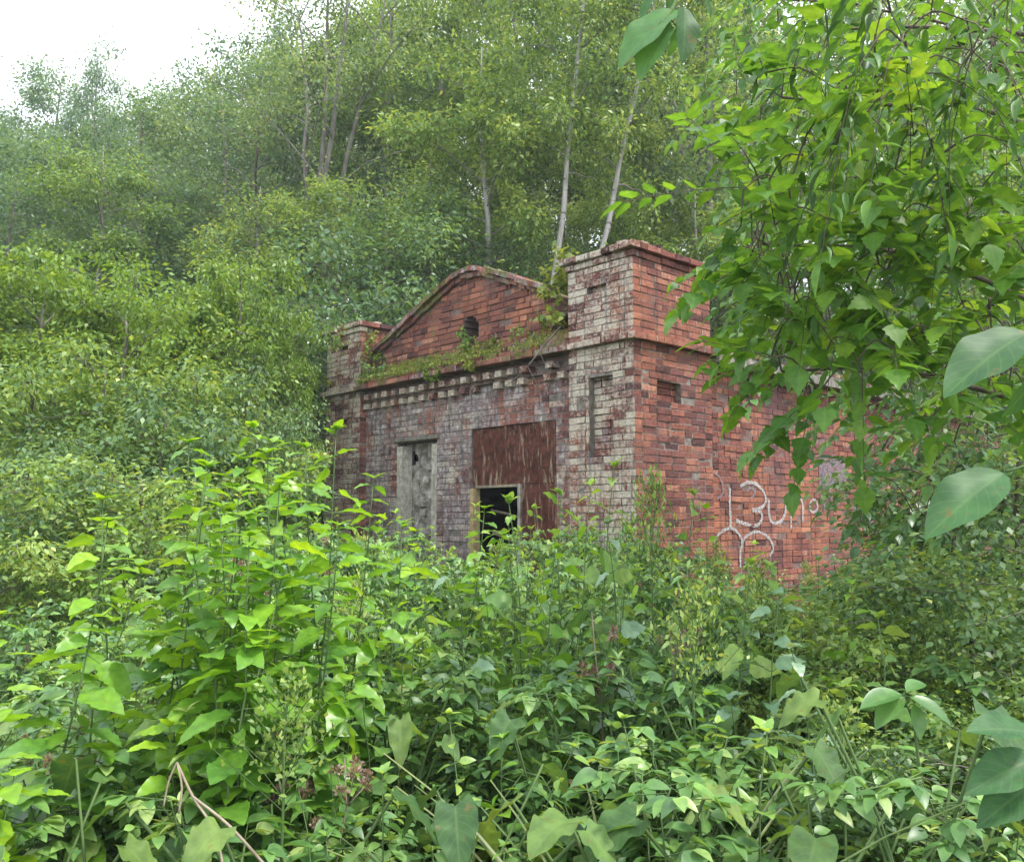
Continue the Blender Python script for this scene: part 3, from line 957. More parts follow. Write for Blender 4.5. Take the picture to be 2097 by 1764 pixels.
def weed_proto(name, h, pairs, ls, shape, mat, bend=0.1, start=0.25, tip_bright=0.45, nst=1, spread=0.0, stemmat='stem', drop=0.35, dens=1.0, whorl=2, srad=0.006, taper=0.55):
    """upright leafy weed(s): stems carrying whorls of leaves that shrink towards the tip"""
    root = empty(name)
    S = Buf(); L = Leaves(shape)
    for s in range(nst):
        az = rng.uniform(0, 6.283)
        hh = h * (1 if s == 0 else rng.uniform(.6, .95))
        p = stem_points(hh, bend if s == 0 else bend + spread, 8, az)
        if s: p = p + np.array([rng.uniform(-.1, .1), rng.uniform(-.1, .1), 0]) * (1 + spread)
        S.tube(p, np.linspace(srad, srad * .35, len(p)), 5)
        np_ = pairs if s == 0 else max(3, int(pairs * .8))
        ph = rng.uniform(0, 6.28)
        for k in range(np_):
            t = start + (1 - start) * (k + .6) / np_
            i = t * (len(p) - 1); i0 = min(int(i), len(p) - 2); q = p[i0] + (p[i0 + 1] - p[i0]) * (i - i0)
            size = ls * (1 - taper * ((t - start) / (1 - start)) ** 1.5) * (0.65 + .35 * min(1, (t - start) * 5 + .2)) * rng.uniform(.55, 1.2)
            for w in range(whorl):
                if rng.random() > dens: continue
                a = ph + k * 1.571 * (1 if whorl == 2 else .7) + w * 6.283 / whorl + rng.normal(0, .2)
                up = rng.normal(0.15 * t - drop * (1 - t) * .8, .34)
                d = np.array([math.cos(a), math.sin(a), up])
                pet = size * rng.uniform(.15, .35)
                b = q + unit(d) * pet
                S.tube([q, b], [srad * .4, srad * .3], 3, cap=False)
                nn = np.array([-math.cos(a) * up * .6, -math.sin(a) * up * .6, 1.0]) + rng.normal(0, .38, 3)
                L.add(b, d + rng.normal(0, .08, 3), nn, size, float(np.clip(rng.normal(.35 + tip_bright * t, .13), 0, 1)))
        top = p[-1]
        for w in range(5):
            a = rng.uniform(0, 6.28); d = np.array([math.cos(a), math.sin(a), rng.uniform(.4, 1.2)])
            L.add(top, d, np.array([-d[0] * .5, -d[1] * .5, .6]), ls * rng.uniform(.25, .42), float(np.clip(rng.normal(.4 + tip_bright, .1), 0, 1)))
    S.build('stem', M[stemmat], root, smooth=True)
    leaf_mesh('foliage', [L], mat, root)
    return root


def burdock_proto(n, ls, hgt):
    root = empty('burdock_plant')
    S = Buf(); L = Leaves(SH_HEART)
    for k in range(n):
        a = k * 2.4 + rng.normal(0, .2)
        r = rng.uniform(.12, .34) * (1 + .5 * hgt); z = hgt * rng.uniform(.45, 1.0)
        end = np.array([math.cos(a) * r, math.sin(a) * r, z])
        p = np.array([[0, 0, 0], [end[0] * .3, end[1] * .3, z * .6], end])
        S.tube(smooth_path(p, 3), .004, 5, cap=False)
        d = np.array([math.cos(a), math.sin(a), rng.uniform(-.55, .05)])
        nn = np.array([math.cos(a) * .1, math.sin(a) * .1, 1]) + rng.normal(0, .2, 3)
        L.add(end, d, nn, ls * rng.uniform(.65, 1.1), float(rng.uniform(.1, .9)))
    S.build('leaf_stalk', M['stem'], root, smooth=True)
    leaf_mesh('foliage', [L], M['lf_burdock'], root)
    return root


def bramble_proto(n_arc, ls, h, mat, shape=SH_OVATE, n_leaf=26, dry=0.0):
    root = empty('bramble_bush')
    S = Buf(); L = Leaves(shape); Dd = Leaves(SH_SIMPLE)
    for k in range(n_arc):
        a = rng.uniform(0, 6.283); R = rng.uniform(.3, .9) * h; hh = h * rng.uniform(.55, 1.1)
        t = np.linspace(0, 1, 9)
        p = np.stack([math.cos(a) * R * t, math.sin(a) * R * t, hh * np.sin(t * 2.2) / math.sin(1.57)], 1)
        p[1:] += rng.normal(0, .02, (8, 3))
        S.tube(p, np.linspace(.005, .002, 9), 4)
        for j in range(n_leaf):
            u = rng.uniform(.15, 1) * 8; i0 = min(int(u), 7); q = p[i0] + (p[i0 + 1] - p[i0]) * (u - i0)
            b = rng.uniform(0, 6.283); out_ = np.array([math.cos(b), math.sin(b), rng.uniform(-.1, .5)])
            q2 = q + out_ * rng.uniform(.03, .11)
            S.tube([q, q2], .0015, 3, cap=False)
            for w in (-.9, 0, .9):
                d = np.array([math.cos(b + w), math.sin(b + w), rng.uniform(-.35, .2)])
                G = Dd if rng.random() < dry else L
                L.add(q2, d, np.array([0, 0, 1.0]) + rng.normal(0, .35, 3), ls * rng.uniform(.6, 1.1), float(np.clip(rng.normal(.45, .22), 0, 1)))
    S.build('stem', M['stem'], root, smooth=True)
    leaf_mesh('foliage', [L], mat, root)
    return root


def plume_proto(h, mat_top, col=0.7, leafy=26):
    """tall weed with narrow leaves and an airy seed plume"""
    root = empty('plumed_weed')
    S = Buf(); L = Leaves(SH_LANCE); T = Leaves(SH_TINY)
    p = stem_points(h, .05, 9)
    S.tube(p, np.linspace(.007, .002, 9), 5)
    for k in range(leafy):
        t = .12 + .62 * k / leafy
        i = t * 8; i0 = int(i); q = p[i0] + (p[i0 + 1] - p[i0]) * (i - i0)
        a = k * 2.4
        d = np.array([math.cos(a), math.sin(a), rng.uniform(.0, .7)])
        L.add(q, d, np.array([-d[0] * .5, -d[1] * .5, 1]), rng.uniform(.10, .17) * (1.1 - .5 * t), float(rng.uniform(.2, .8)))
    for k in range(34):
        t = .72 + .28 * k / 34
        i = min(t, .999) * 8; i0 = int(i); q = p[i0] + (p[i0 + 1] - p[i0]) * (i - i0)
        a = k * 2.4 + rng.normal(0, .2); ln = .13 * (1.1 - (t - .72) / .28) + .02
        e = q + np.array([math.cos(a), math.sin(a), .9]) * ln
        S.tube([q, e], .0012, 3, cap=False)
        m_ = 12
        uu = rng.uniform(.2, 1, m_)[:, None]
        T.add(q + (e - q) * uu + rng.normal(0, .012, (m_, 3)), rdir(m_, .8), rdir(m_), rng.uniform(.012, .026, m_), rng.uniform(.2, 1, m_))
    S.build('stem', M['stem'], root, smooth=True)
    leaf_mesh('foliage', [L], M['lf_weed'], root)
    leaf_mesh('seed_sprays', [T], mat_top, root)
    return root


def grass_proto(n, ls):
    root = empty('grass_clump')
    L = Leaves(SH_BLADE)
    a = rng.uniform(0, 6.283, n); r = rng.uniform(0, .08, n)
    P = np.stack([np.cos(a) * r, np.sin(a) * r, np.zeros(n)], 1)
    D = np.stack([np.cos(a) * .5, np.sin(a) * .5, rng.uniform(.7, 1.6, n)], 1)
    Nn = np.stack([np.cos(a) * -1, np.sin(a) * -1, np.full(n, .4)], 1)
    Nn = np.cross(np.cross(D, np.array([0, 0, 1.0])), D)
    L.add(P, D, Nn, rng.uniform(.5, 1.0, n) * ls, rng.uniform(0, 1, n))
    leaf_mesh('blades', [L], M['grass'], root)
    return root


def flower_proto(h):
    """faded purple-brown thistle-like flower heads on branching stems"""
    root = empty('faded_flower')
    S = Buf(); L = Leaves(SH_LANCE); T = Leaves(SH_TINY)
    p = stem_points(h, .06, 8)
    S.tube(p, np.linspace(.006, .002, 8), 5)
    for k in range(16):
        t = .1 + .7 * k / 16; i = t * 7; i0 = int(i); q = p[i0]
        a = k * 2.4; d = np.array([math.cos(a), math.sin(a), .4])
        L.add(q, d, np.array([0, 0, 1.]), rng.uniform(.10, .18), float(rng.uniform(.2, .7)))
    for k in range(7):
        a = k * 2.4; t = rng.uniform(.7, 1); q = p[int(t * 7)]
        e = q + np.array([math.cos(a) * .07, math.sin(a) * .07, rng.uniform(.04, .12)])
        S.tube([q, e], .0018, 3, cap=False)
        m_ = 46; dd = rdir(m_, .6)
        T.add(e + dd * rng.uniform(.002, .018, m_)[:, None], dd, rdir(m_), rng.uniform(.010, .022, m_), rng.uniform(0, 1, m_))
    S.build('stem', M['stem_dry'], root, smooth=True)
    leaf_mesh('foliage', [L], M['lf_bramble'], root)
    leaf_mesh('blossoms', [T], M['fluff'], root)
    return root


protos_used = {}
def place(proto, loc, scale=1.0, rz=None, tilt=None, label=None, cat=None, group=None):
    """first call uses the prototype itself, later calls copy it with its parts"""
    if protos_used.get(proto.name): o = copy_tree(proto)
    else: o = proto; protos_used[proto.name] = True
    o.location = loc
    rz = rng.uniform(0, 6.283) if rz is None else rz
    tx, ty = (rng.normal(0, .06), rng.normal(0, .06)) if tilt is None else tilt
    o.rotation_euler = (tx, ty, rz)
    o.scale = (scale,) * 3 if np.isscalar(scale) else scale
    if label: o['label'] = label
    if cat: o['category'] = cat
    if group: o['group'] = group
    elif 'group' in o: del o['group']
    return o


def gpoint(xd, d):
    """ground point below photo column xd at forward distance d"""
    x = (xd - WD / 2) / FD * d
    return x, d


def top_height(y, d):
    """height above zero of photo row y at forward distance d"""
    q = at(WD / 2, y, 1) - CAM
    return H0 + q[2] / q[1] * d


nettle = [weed_proto('broad_leaf_weed', 1.0, 9, .15, SH_TOOTH, M['lf_weed'], nst=2, spread=.15) for _ in range(4)]
herb = [weed_proto('small_leaf_weed', 1.0, 15, .095, SH_OVATE, M['lf_weed'], nst=3, spread=.25, start=.2, srad=.004) for _ in range(3)]
herb2 = [weed_proto('narrow_leaf_weed', 1.0, 20, .12, SH_LANCE, M['lf_bramble'], nst=3, spread=.2, start=.15, srad=.004, whorl=2) for _ in range(3)]
accent = [weed_proto('lime_weed', 1.0, 10, .11, SH_OVATE, M['lf_lime'], nst=3, spread=.3, start=.3, srad=.004, tip_bright=.5) for _ in range(2)]
teal = [weed_proto('pale_leaf_weed', 1.0, 8, .15, SH_TOOTH, M['lf_teal'], nst=2, spread=.2, start=.3, srad=.005, tip_bright=.3, drop=.7) for _ in range(2)]
bramb = [bramble_proto(11, .075, .85, M['lf_bramble']) for _ in range(3)]
burd = [burdock_proto(n, .125, .62) for n in (13, 15, 14)]
plume = [plume_proto(1.0, M['lf_birch']) for _ in range(2)]
flow = [flower_proto(1.0) for _ in range(2)]
grs = [grass_proto(90, .75), grass_proto(60, .6)]

# skyline of the undergrowth (photo columns -> rows)
SKX = [-200, 0, 120, 260, 420, 640, 780, 900, 1000, 1110, 1250, 1400, 1500, 1650, 1800, 2000, 2300]
SKY = [1240, 1230, 1200, 1080, 1040, 1030, 1045, 1070, 1075, 1050, 1050, 1070, 1105, 1120, 1135, 1160, 1180]
def skyl(x): return float(np.interp(x, SKX, SKY))


def in_house(x, y):
    q = np.array([x, y, 0]) - np.array([BO[0], BO[1], 0])
    return (q @ BX < .25 and q @ BX > XL - .2 and q @ BY > -.25) or (q @ BX < 0.35 and q @ BX > -6 and q @ BY > 0)


weed_kinds = [(nettle, 'leafy weed with broad toothed leaves in the dense undergrowth before the ruin', 'weed', 'broad-leaved weeds of the undergrowth', .24),
              (herb, 'slim weed with small oval leaves in the dense undergrowth before the ruin', 'weed', 'small-leaved weeds of the undergrowth', .33),
              (herb2, 'weed with narrow pointed leaves in the dense undergrowth before the ruin', 'weed', 'narrow-leaved weeds of the undergrowth', .16),
              (bramb, 'low bramble with arching stems in the dense undergrowth before the ruin', 'bramble', 'brambles of the undergrowth', .20),
              (plume, 'thin weed with a pale seed plume in the dense undergrowth before the ruin', 'weed', 'plumed weeds of the undergrowth', .05),
              (flow, 'thin weed with faded brownish flower heads in the dense undergrowth before the ruin', 'weed', 'faded flowers of the undergrowth', .03),
              (accent, 'weed with small yellow-green leaves in the dense undergrowth before the ruin', 'weed', 'yellow-green weeds of the undergrowth', .10),
              (teal, 'weed with pale blue-green leaves in the dense undergrowth before the ruin', 'weed', 'pale-leaved weeds of the undergrowth', .10),
              (grs, 'clump of thin grass blades in the dense undergrowth before the ruin', 'grass', 'grass clumps of the undergrowth', .05)]
cum = np.cumsum([k[4] for k in weed_kinds])
cnt = 0
tries = 0
while cnt < 560 and tries < 4000:
    tries += 1
    d = 2.3 + 7.5 * rng.random() ** 0.85
    xd = rng.uniform(-120, 2220)
    x, y = gpoint(xd, d)
    if in_house(x, y): continue
    ki = int(np.searchsorted(cum, rng.random() * cum[-1]))
    ki = min(ki, len(weed_kinds) - 1)
    pr, lab, cat, grp, _ = weed_kinds[ki]
    g0 = float(ground(x, y))
    # the row its top should reach: at the skyline for the rear ones, lower for the near ones
    near = np.clip((5.2 - d) / 2.9, 0, 1)
    yt = skyl(xd) + 20 + abs(rng.normal(0, 32)) + near * rng.uniform(300, 560)
    h = top_height(yt, d) - g0
    if h < .25: continue
    h = min(h, 1.75)
    sc = h * (0.95 if ki < 3 else 1.05)
    sxy = min(max(sc, .7), 1.15) * (.74 if d > 3.9 else 1.0)
    place(pr[rng.integers(len(pr))], (x, y, g0 - .03), (sxy, sxy, sc), None, None, lab, cat, grp)
    cnt += 1


# ---- low ground cover filling between the stems (nobody could count it)
def cover(name, n, region, hmax, sizes, shape, mat, label, cat):
    L = Leaves(shape)
    xd = rng.uniform(region[0], region[1], n); d = region[2] + (region[3] - region[2]) * rng.random(n) ** .8
    x = (xd - WD / 2) / FD * d; y = d
    keep = np.array([not in_house(a, b) for a, b in zip(x, y)])
    x, y, xd = x[keep], y[keep], xd[keep]; n = len(x)
    g0 = ground(x, y)
    lump = .55 + .45 * np.sin(x * 2.1 + 1.3) * np.cos(y * 1.7) + rng.normal(0, .12, n)
    z = g0 + np.clip(lump, .15, 1.2) * hmax * rng.random(n) ** .6
    a = rng.uniform(0, 6.283, n)
    D = np.stack([np.cos(a), np.sin(a), rng.normal(-.1, .35, n)], 1)
    Nn = np.stack([rng.normal(0, .35, n), rng.normal(-.15, .35, n), np.ones(n)], 1)
    L.add(np.stack([x, y, z], 1), D, Nn, rng.uniform(*sizes, n), np.clip(rng.normal(.42, .2, n), 0, 1))
    tag(leaf_mesh(name, [L], mat), label, cat, kind='stuff')


cover('undergrowth', 30000, (-200, 2300, 2.0, 10.5), .80, (.035, .085), SH_SIMPLE, M['lf_bramble'], 'mixed low undergrowth covering the ground before the ruin', 'undergrowth')
cover('herb_layer', 26000, (-200, 2300, 2.1, 9.0), 1.02, (.018, .045), SH_SIMPLE, M['lf_weed'], 'fine small-leaved herbs filling the gaps between the larger weeds', 'herbs')
cover('dead_leaves', 1500, (-200, 2300, 2.0, 9.0), .75, (.03, .08), SH_SIMPLE, M['lf_dry'], 'dry brown leaves caught in the low undergrowth', 'leaf litter')

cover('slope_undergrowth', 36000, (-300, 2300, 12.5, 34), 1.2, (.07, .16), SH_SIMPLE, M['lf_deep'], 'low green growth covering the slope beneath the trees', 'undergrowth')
# ---------------------------------------------------------------- trees
def tree_mesh(H, R, base, leafmat, barkmat, ls=.075, nl=22, ncl=110, lpc=75, trad=.12, lean=(0, 0), droop=0.0, fork=0, csize=.45, narrow=1.0, shape=SH_TINY, mean=.45, name='tree', prof=None):
    """trunk (with limbs) and crown (leaf clusters on twigs)"""
    root = empty(name)
    S = Buf()
    n = 12
    t = np.linspace(0, 1, n)
    wob = np.cumsum(rng.normal(0, .02, (n, 2)), 0) * H * .25
    tr = np.stack([lean[0] * H * t + wob[:, 0], lean[1] * H * t + wob[:, 1], t * H * .97], 1)
    S.tube(tr, trad * (1 - t) ** .8 + .012, 8)
    trunks = [tr]
    for f in range(fork):
        i0 = rng.integers(3, 6); a = rng.uniform(0, 6.28)
        m_ = n - i0; tt = np.linspace(0, 1, m_)
        q = tr[i0] + np.stack([np.cos(a) * R * .5 * tt, np.sin(a) * R * .5 * tt, (H * .93 - tr[i0, 2]) * tt], 1)
        q[1:, :2] += rng.normal(0, .05, (m_ - 1, 2))
        S.tube(q, trad * .6 * (1 - tt) ** .8 + .01, 6); trunks.append(q)
    limbs = []
    for k in range(nl):
        T = trunks[rng.integers(len(trunks))] if fork else tr
        u = base + (0.97 - base) * ((k + rng.random()) / nl)
        z = u * H * .97
        i = np.clip(np.searchsorted(T[:, 2], z) - 1, 0, len(T) - 2)
        s = np.clip((z - T[i, 2]) / (T[i + 1, 2] - T[i, 2] + 1e-6), 0, 1); q = T[i] + (T[i + 1] - T[i]) * s
        v = (u - base) / (1 - base)
        pr = prof(v) if prof else (math.sin(math.pi * (v * .82 + .14)) ** .7)
        ln = R * pr * rng.uniform(.7, 1.1)
        a = k * 2.4 + rng.normal(0, .4)
        up = rng.uniform(.35, .9) * narrow
        tt = np.linspace(0, 1, 6)
        lp = q + np.stack([np.cos(a) * ln * tt, np.sin(a) * ln * tt, ln * (up * tt - (.35 + droop) * tt ** 2)], 1)
        lp[1:] += rng.normal(0, .05 * ln, (5, 3)) * tt[1:, None]
        S.tube(lp, (trad * .25 * (1 - v * .6)) * (1 - tt) + .004, 5, m=1)
        limbs.append(lp)
    wts = np.array([np.linalg.norm(l[-1] - l[0]) for l in limbs]); wts /= wts.sum()
    L = Leaves(shape)
    tw_ = Buf()
    for c in range(ncl):
        lp = limbs[rng.choice(len(limbs), p=wts)]
        u = rng.uniform(.25, 1.0) ** .8 * 5; i0 = min(int(u), 4); q = lp[i0] + (lp[i0 + 1] - lp[i0]) * (u - i0)
        off = rdir(1, .25)[0] * rng.uniform(.1, csize) * np.array([1, 1, .8])
        ctr = q + off
        tw_.tube([q, ctr], [.005, .002], 3, cap=False)
        m_ = int(lpc * rng.uniform(.5, 1.4))
        rad = csize * rng.uniform(.55, 1.1)
        dd = rng.normal(size=(m_, 3)) * np.array([.5, .5, .32]) * rad
        if droop: dd[:, 2] -= np.abs(rng.normal(0, droop * .6, m_))
        P = ctr + dd
        D = unit(dd * np.array([1, 1, .6]) + rng.normal(0, .35 * rad, (m_, 3)) + np.array([0, 0, -.12 - droop * .6]))
        Nn = rng.normal(0, .45, (m_, 3)) + np.array([0, 0, 1.0])
        L.add(P, D, Nn, ls * rng.uniform(.6, 1.25, m_), np.clip(rng.normal(mean + rng.normal(0, .10), .17, m_), 0, 1))
    tn = S.build('trunk', None, root, smooth=True, slots=[M[barkmat], M['bark']])
    cw = leaf_mesh('crown', [L], leafmat, root)
    tw_.build('twig_sprays', M['bark'], cw, smooth=True)
    return root


birchA = tree_mesh(9.5, 1.9, .35, M['lf_birch'], 'bark_pale', ls=.112, nl=26, ncl=170, lpc=88, trad=.085, csize=.42, name='birch_tree')
birchB = tree_mesh(10.5, 2.1, .28, M['lf_birch'], 'bark', ls=.115, nl=28, ncl=180, lpc=88, trad=.09, csize=.45, name='birch_tree')
aspen = tree_mesh(9.0, 2.4, .15, M['lf_grey'], 'bark', ls=.115, nl=26, ncl=170, lpc=90, trad=.11, csize=.55, fork=1, name='aspen_tree')
deepA = tree_mesh(7.0, 2.5, .05, M['lf_deep'], 'bark_dark', ls=.095, nl=26, ncl=150, lpc=90, trad=.10, csize=.55, name='deep_green_tree')
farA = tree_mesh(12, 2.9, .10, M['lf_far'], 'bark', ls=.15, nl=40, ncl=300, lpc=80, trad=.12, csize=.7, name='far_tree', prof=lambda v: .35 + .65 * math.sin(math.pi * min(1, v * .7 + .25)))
birchC = tree_mesh(14, 2.3, .50, M['lf_birch'], 'bark_pale', ls=.112, nl=26, ncl=170, lpc=88, trad=.075, csize=.5, name='birch_tree')
willow = tree_mesh(11.5, 3.0, .30, M['lf_grey'], 'bark', ls=.10, nl=26, ncl=190, lpc=80, trad=.10, csize=.6, fork=3, narrow=1.5, mean=.40, name='poplar_tree')
saplA = tree_mesh(5.0, 1.5, .06, M['lf_fresh'], 'bark', ls=.085, nl=26, ncl=190, lpc=60, trad=.04, csize=.24, narrow=1.6, name='sapling')
saplB = tree_mesh(4.6, 1.7, .04, M['lf_fresh'], 'bark', ls=.080, nl=28, ncl=200, lpc=60, trad=.04, csize=.26, narrow=1.7, name='sapling')
shrubA = tree_mesh(3.2, 1.5, .03, M['lf_birch'], 'bark_dark', ls=.078, nl=24, ncl=150, lpc=75, trad=.03, csize=.34, name='shrub')
shrubD = tree_mesh(3.0, 1.6, .03, M['lf_deep'], 'bark_dark', ls=.078, nl=24, ncl=140, lpc=75, trad=.03, csize=.36, name='shrub')


def tplace(proto, Hp, xd, ytop, d, label, cat='tree', group=None, wide=1.0, rz=None, tilt=(0, 0), thin=1.0):
    """tree whose top reaches photo row ytop at column xd, forward distance d"""
    x, y = gpoint(xd, d)
    g0 = float(ground(x, y))
    h = top_height(ytop, d) - g0
    s = h / Hp
    o = place(proto, (x, y, g0 - .1), (s ** .6 * wide * (1 if thin == 1 else .85), s ** .6 * wide * (1 if thin == 1 else .85), s), rz, tilt, label, cat, group)
    return o


# --- the trees one can single out behind the ruin
tplace(willow, 11.5, 640, -140, 22, 'tall forked grey-trunked tree rising against the sky left of the gable', rz=.4)
tplace(birchA, 9.5, 985, 60, 18.2, 'thin pale trunk birch rising straight behind the gable peak', rz=1.0)
tplace(birchC, 14, 1085, -420, 16.9, 'white-trunked birch standing close left of the corner tower', rz=0, tilt=(.0, .085), thin=.6)
tplace(birchC, 14, 1100, -380, 17.3, 'slanting white birch trunk just behind the corner tower', rz=0.0, tilt=(0.02, .20), thin=.6)
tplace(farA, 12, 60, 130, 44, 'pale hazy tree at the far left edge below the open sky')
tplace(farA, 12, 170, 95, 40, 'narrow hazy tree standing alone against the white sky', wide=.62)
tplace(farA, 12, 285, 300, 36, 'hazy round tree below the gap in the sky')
tplace(aspen, 9, 420, 150, 27, 'grey-green tree with branches cutting into the white sky')
tplace(aspen, 9, 330, 330, 24, 'dull green tree below the notch of open sky')
tplace(birchB, 10.5, 780, -100, 24, 'leafy birch to the right of the forked grey-trunked tree')
tplace(birchB, 10.5, 900, -160, 27, 'tall leafy birch high above the gable peak')
tplace(birchB, 10.5, 1060, -180, 25, 'tall yellow-green birch above the right slope of the gable')
tplace(birchB, 10.5, 1340, -160, 24, 'tall birch above the cap of the corner tower')
tplace(aspen, 9, 1440, -120, 21, 'grey-green tree between the corner tower and the maple boughs')
tplace(deepA, 7, 760, 420, 17.5, 'dark green tree behind the left slope of the gable', wide=1.2)
tplace(deepA, 7, 660, 470, 18.5, 'dark green tree behind the end pier', wide=1.2)
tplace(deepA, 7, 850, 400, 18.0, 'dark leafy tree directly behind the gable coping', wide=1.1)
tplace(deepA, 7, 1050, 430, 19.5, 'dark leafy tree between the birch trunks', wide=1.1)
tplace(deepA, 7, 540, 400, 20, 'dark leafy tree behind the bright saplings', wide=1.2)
tplace(shrubD, 3.0, 700, 560, 15.6, 'dark bush pressed against the back of the end pier', 'bush', wide=1.2)
# filler wood on the slope
gl = 'leafy tree of the wood covering the slope behind the ruin'
gg = 'trees of the wooded slope'
for d0, ytm, step, jit in ((21, 330, 210, 90), (26, 120, 230, 110), (32, -60, 230, 110), (40, -160, 230, 90), (52, 60, 170, 120), (62, 160, 150, 60)):
    xd = -100 + rng.uniform(0, 100)
    while xd < 2250:
        lim = np.interp(xd, [-100, 0, 110, 170, 300, 330, 480, 620, 760], [230, 240, 320, 210, 200, 190, 90, 10, -300])
        yt = max(ytm + rng.uniform(-jit, jit), lim)
        pr, Hp = [(birchB, 10.5), (aspen, 9), (birchB, 10.5), (deepA, 7), (birchA, 9.5)][rng.integers(5)]
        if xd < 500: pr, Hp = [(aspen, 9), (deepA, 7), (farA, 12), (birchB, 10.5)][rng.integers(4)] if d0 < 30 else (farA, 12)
        tplace(pr, Hp, xd, yt, d0 + rng.uniform(-2, 2), gl, group=gg)
        xd += step * rng.uniform(.6, 1.2)

# --- bright saplings and bushes on the left
for (pr, Hp, xd, yt, d, lab, *wd) in (
        (saplA, 5.0, 70, 500, 11.5, 'bright green sapling at the left edge, tallest of the young trees'),
        (saplB, 4.6, 175, 510, 12.2, 'bright green sapling second from the left edge'),
        (saplA, 5.0, 330, 600, 12.5, 'bright green sapling in the middle of the young thicket'),
        (saplA, 5.0, 480, 525, 12.8, 'pointed bright green sapling with a dark stem left of the end pier', .8),
        (saplB, 4.6, 540, 620, 12.4, 'bright green sapling leaning towards the end pier', .62),
        (saplB, 4.6, 410, 580, 13.4, 'bright green sapling behind the pointed one'),
        (saplB, 4.6, 250, 590, 10.8, 'bright green sapling in front of the thicket'),
        (saplA, 5.0, 590, 720, 13.2, 'low bright green sapling beside the end pier', .40),
        (saplB, 4.6, -60, 520, 12.0, 'bright green sapling cut by the left edge of the photo')):
    tplace(pr, Hp, xd, yt, d, lab, 'sapling', wide=(wd or [1.0])[0])
for (pr, Hp, xd, yt, d, lab, *wd) in (
        (shrubA, 3.2, 60, 760, 9.0, 'dull green bush filling the left edge below the saplings'),
        (shrubA, 3.2, 210, 720, 9.6, 'dull green bush beside the big-leaved weeds'),
        (shrubD, 3.0, 330, 800, 9.0, 'dark green bush behind the big-leaved weeds'),
        (shrubA, 3.2, 390, 730, 10.2, 'dull green bush above the big-leaved weeds'),
        (shrubD, 3.0, 500, 790, 10.6, 'dark green bush left of the end pier wall', .65),
        (shrubD, 3.0, 120, 900, 7.6, 'dark bush low at the left edge'),
        (shrubA, 3.2, -20, 930, 6.8, 'dull bush in the lower left corner of the thicket'),
        (shrubA, 3.2, 300, 940, 7.4, 'dull green bush just behind the tall lime-green weeds'),
        (shrubD, 3.0, 585, 860, 11.8, 'low dark bush near the foot of the end pier', .4)):
    tplace(pr, Hp, xd, yt, d, lab, 'bush', wide=(wd or [1.0])[0])

# ---------------------------------------------------------------- tall lime-green weeds of the left foreground
tallw = [weed_proto('tall_lime_weed', 2.0, 21, .175, SH_TOOTH, M['lf_lime'], nst=2, bend=.07, spread=.05, start=.30, tip_bright=.45, srad=.006, drop=.5, taper=.45, whorl=2, dens=.95) for _ in range(3)]
tl = [(410, 885, 3.1, 'lime-green weed just left of the tallest one'),
      (520, 880, 3.2, 'lime-green weed just right of the tallest one'),
      (590, 905, 3.0, 'lime-green weed in the right half of the cluster'),
      (365, 935, 2.85, 'lime-green weed in the left half of the cluster'),
      (480, 965, 2.75, 'lime-green weed in the middle of the cluster'),
      (685, 905, 3.3, 'lime-green weed at the right end of the cluster, before the pier'),
      (455, 850, 2.95, 'tallest lime-green weed with a crown of leaves in the left foreground'),
      (640, 868, 3.15, 'lime-green weed whose top leaf stands before the end pier'),
      (330, 940, 3.05, 'lime-green weed left of the tallest one'),
      (545, 925, 3.0, 'lime-green weed between the tallest one and the end pier'),
      (395, 985, 2.7, 'lime-green weed with drooping leaves below the tallest one'),
      (560, 1020, 2.7, 'lime-green weed low in front of the cluster'),
      (700, 965, 3.4, 'lime-green weed reaching over the foot of the end pier'),
      (285, 1010, 3.2, 'leftmost weed of the lime-green cluster'),
      (480, 1080, 2.5, 'short lime-green weed in front of the cluster'),
      (640, 1060, 2.9, 'short lime-green weed at the right of the cluster'),
      (760, 1060, 3.6, 'lime-green weed below the blocked window'),
      (110, 1050, 2.6, 'single weed with yellow-green leaves at the left edge'),
      (20, 1240, 2.4, 'round-leaved weed cut by the left edge of the photo'),
      (880, 1080, 4.4, 'lime-green weed before the foot of the front wall'),
      (935, 1030, 4.8, 'slim lime-green weed left of the doorway')]
for i, (xd, yt, d, lab) in enumerate(tl):
    x, y = gpoint(xd, d); g0 = float(ground(x, y)); h = top_height(yt, d) - g0
    w = .95 if h > 1.3 else .85
    place(tallw[i % 3], (x, y, g0), (w, w, h / 2.03), None, (rng.normal(0, .02), rng.normal(0, .02)), lab, 'weed')

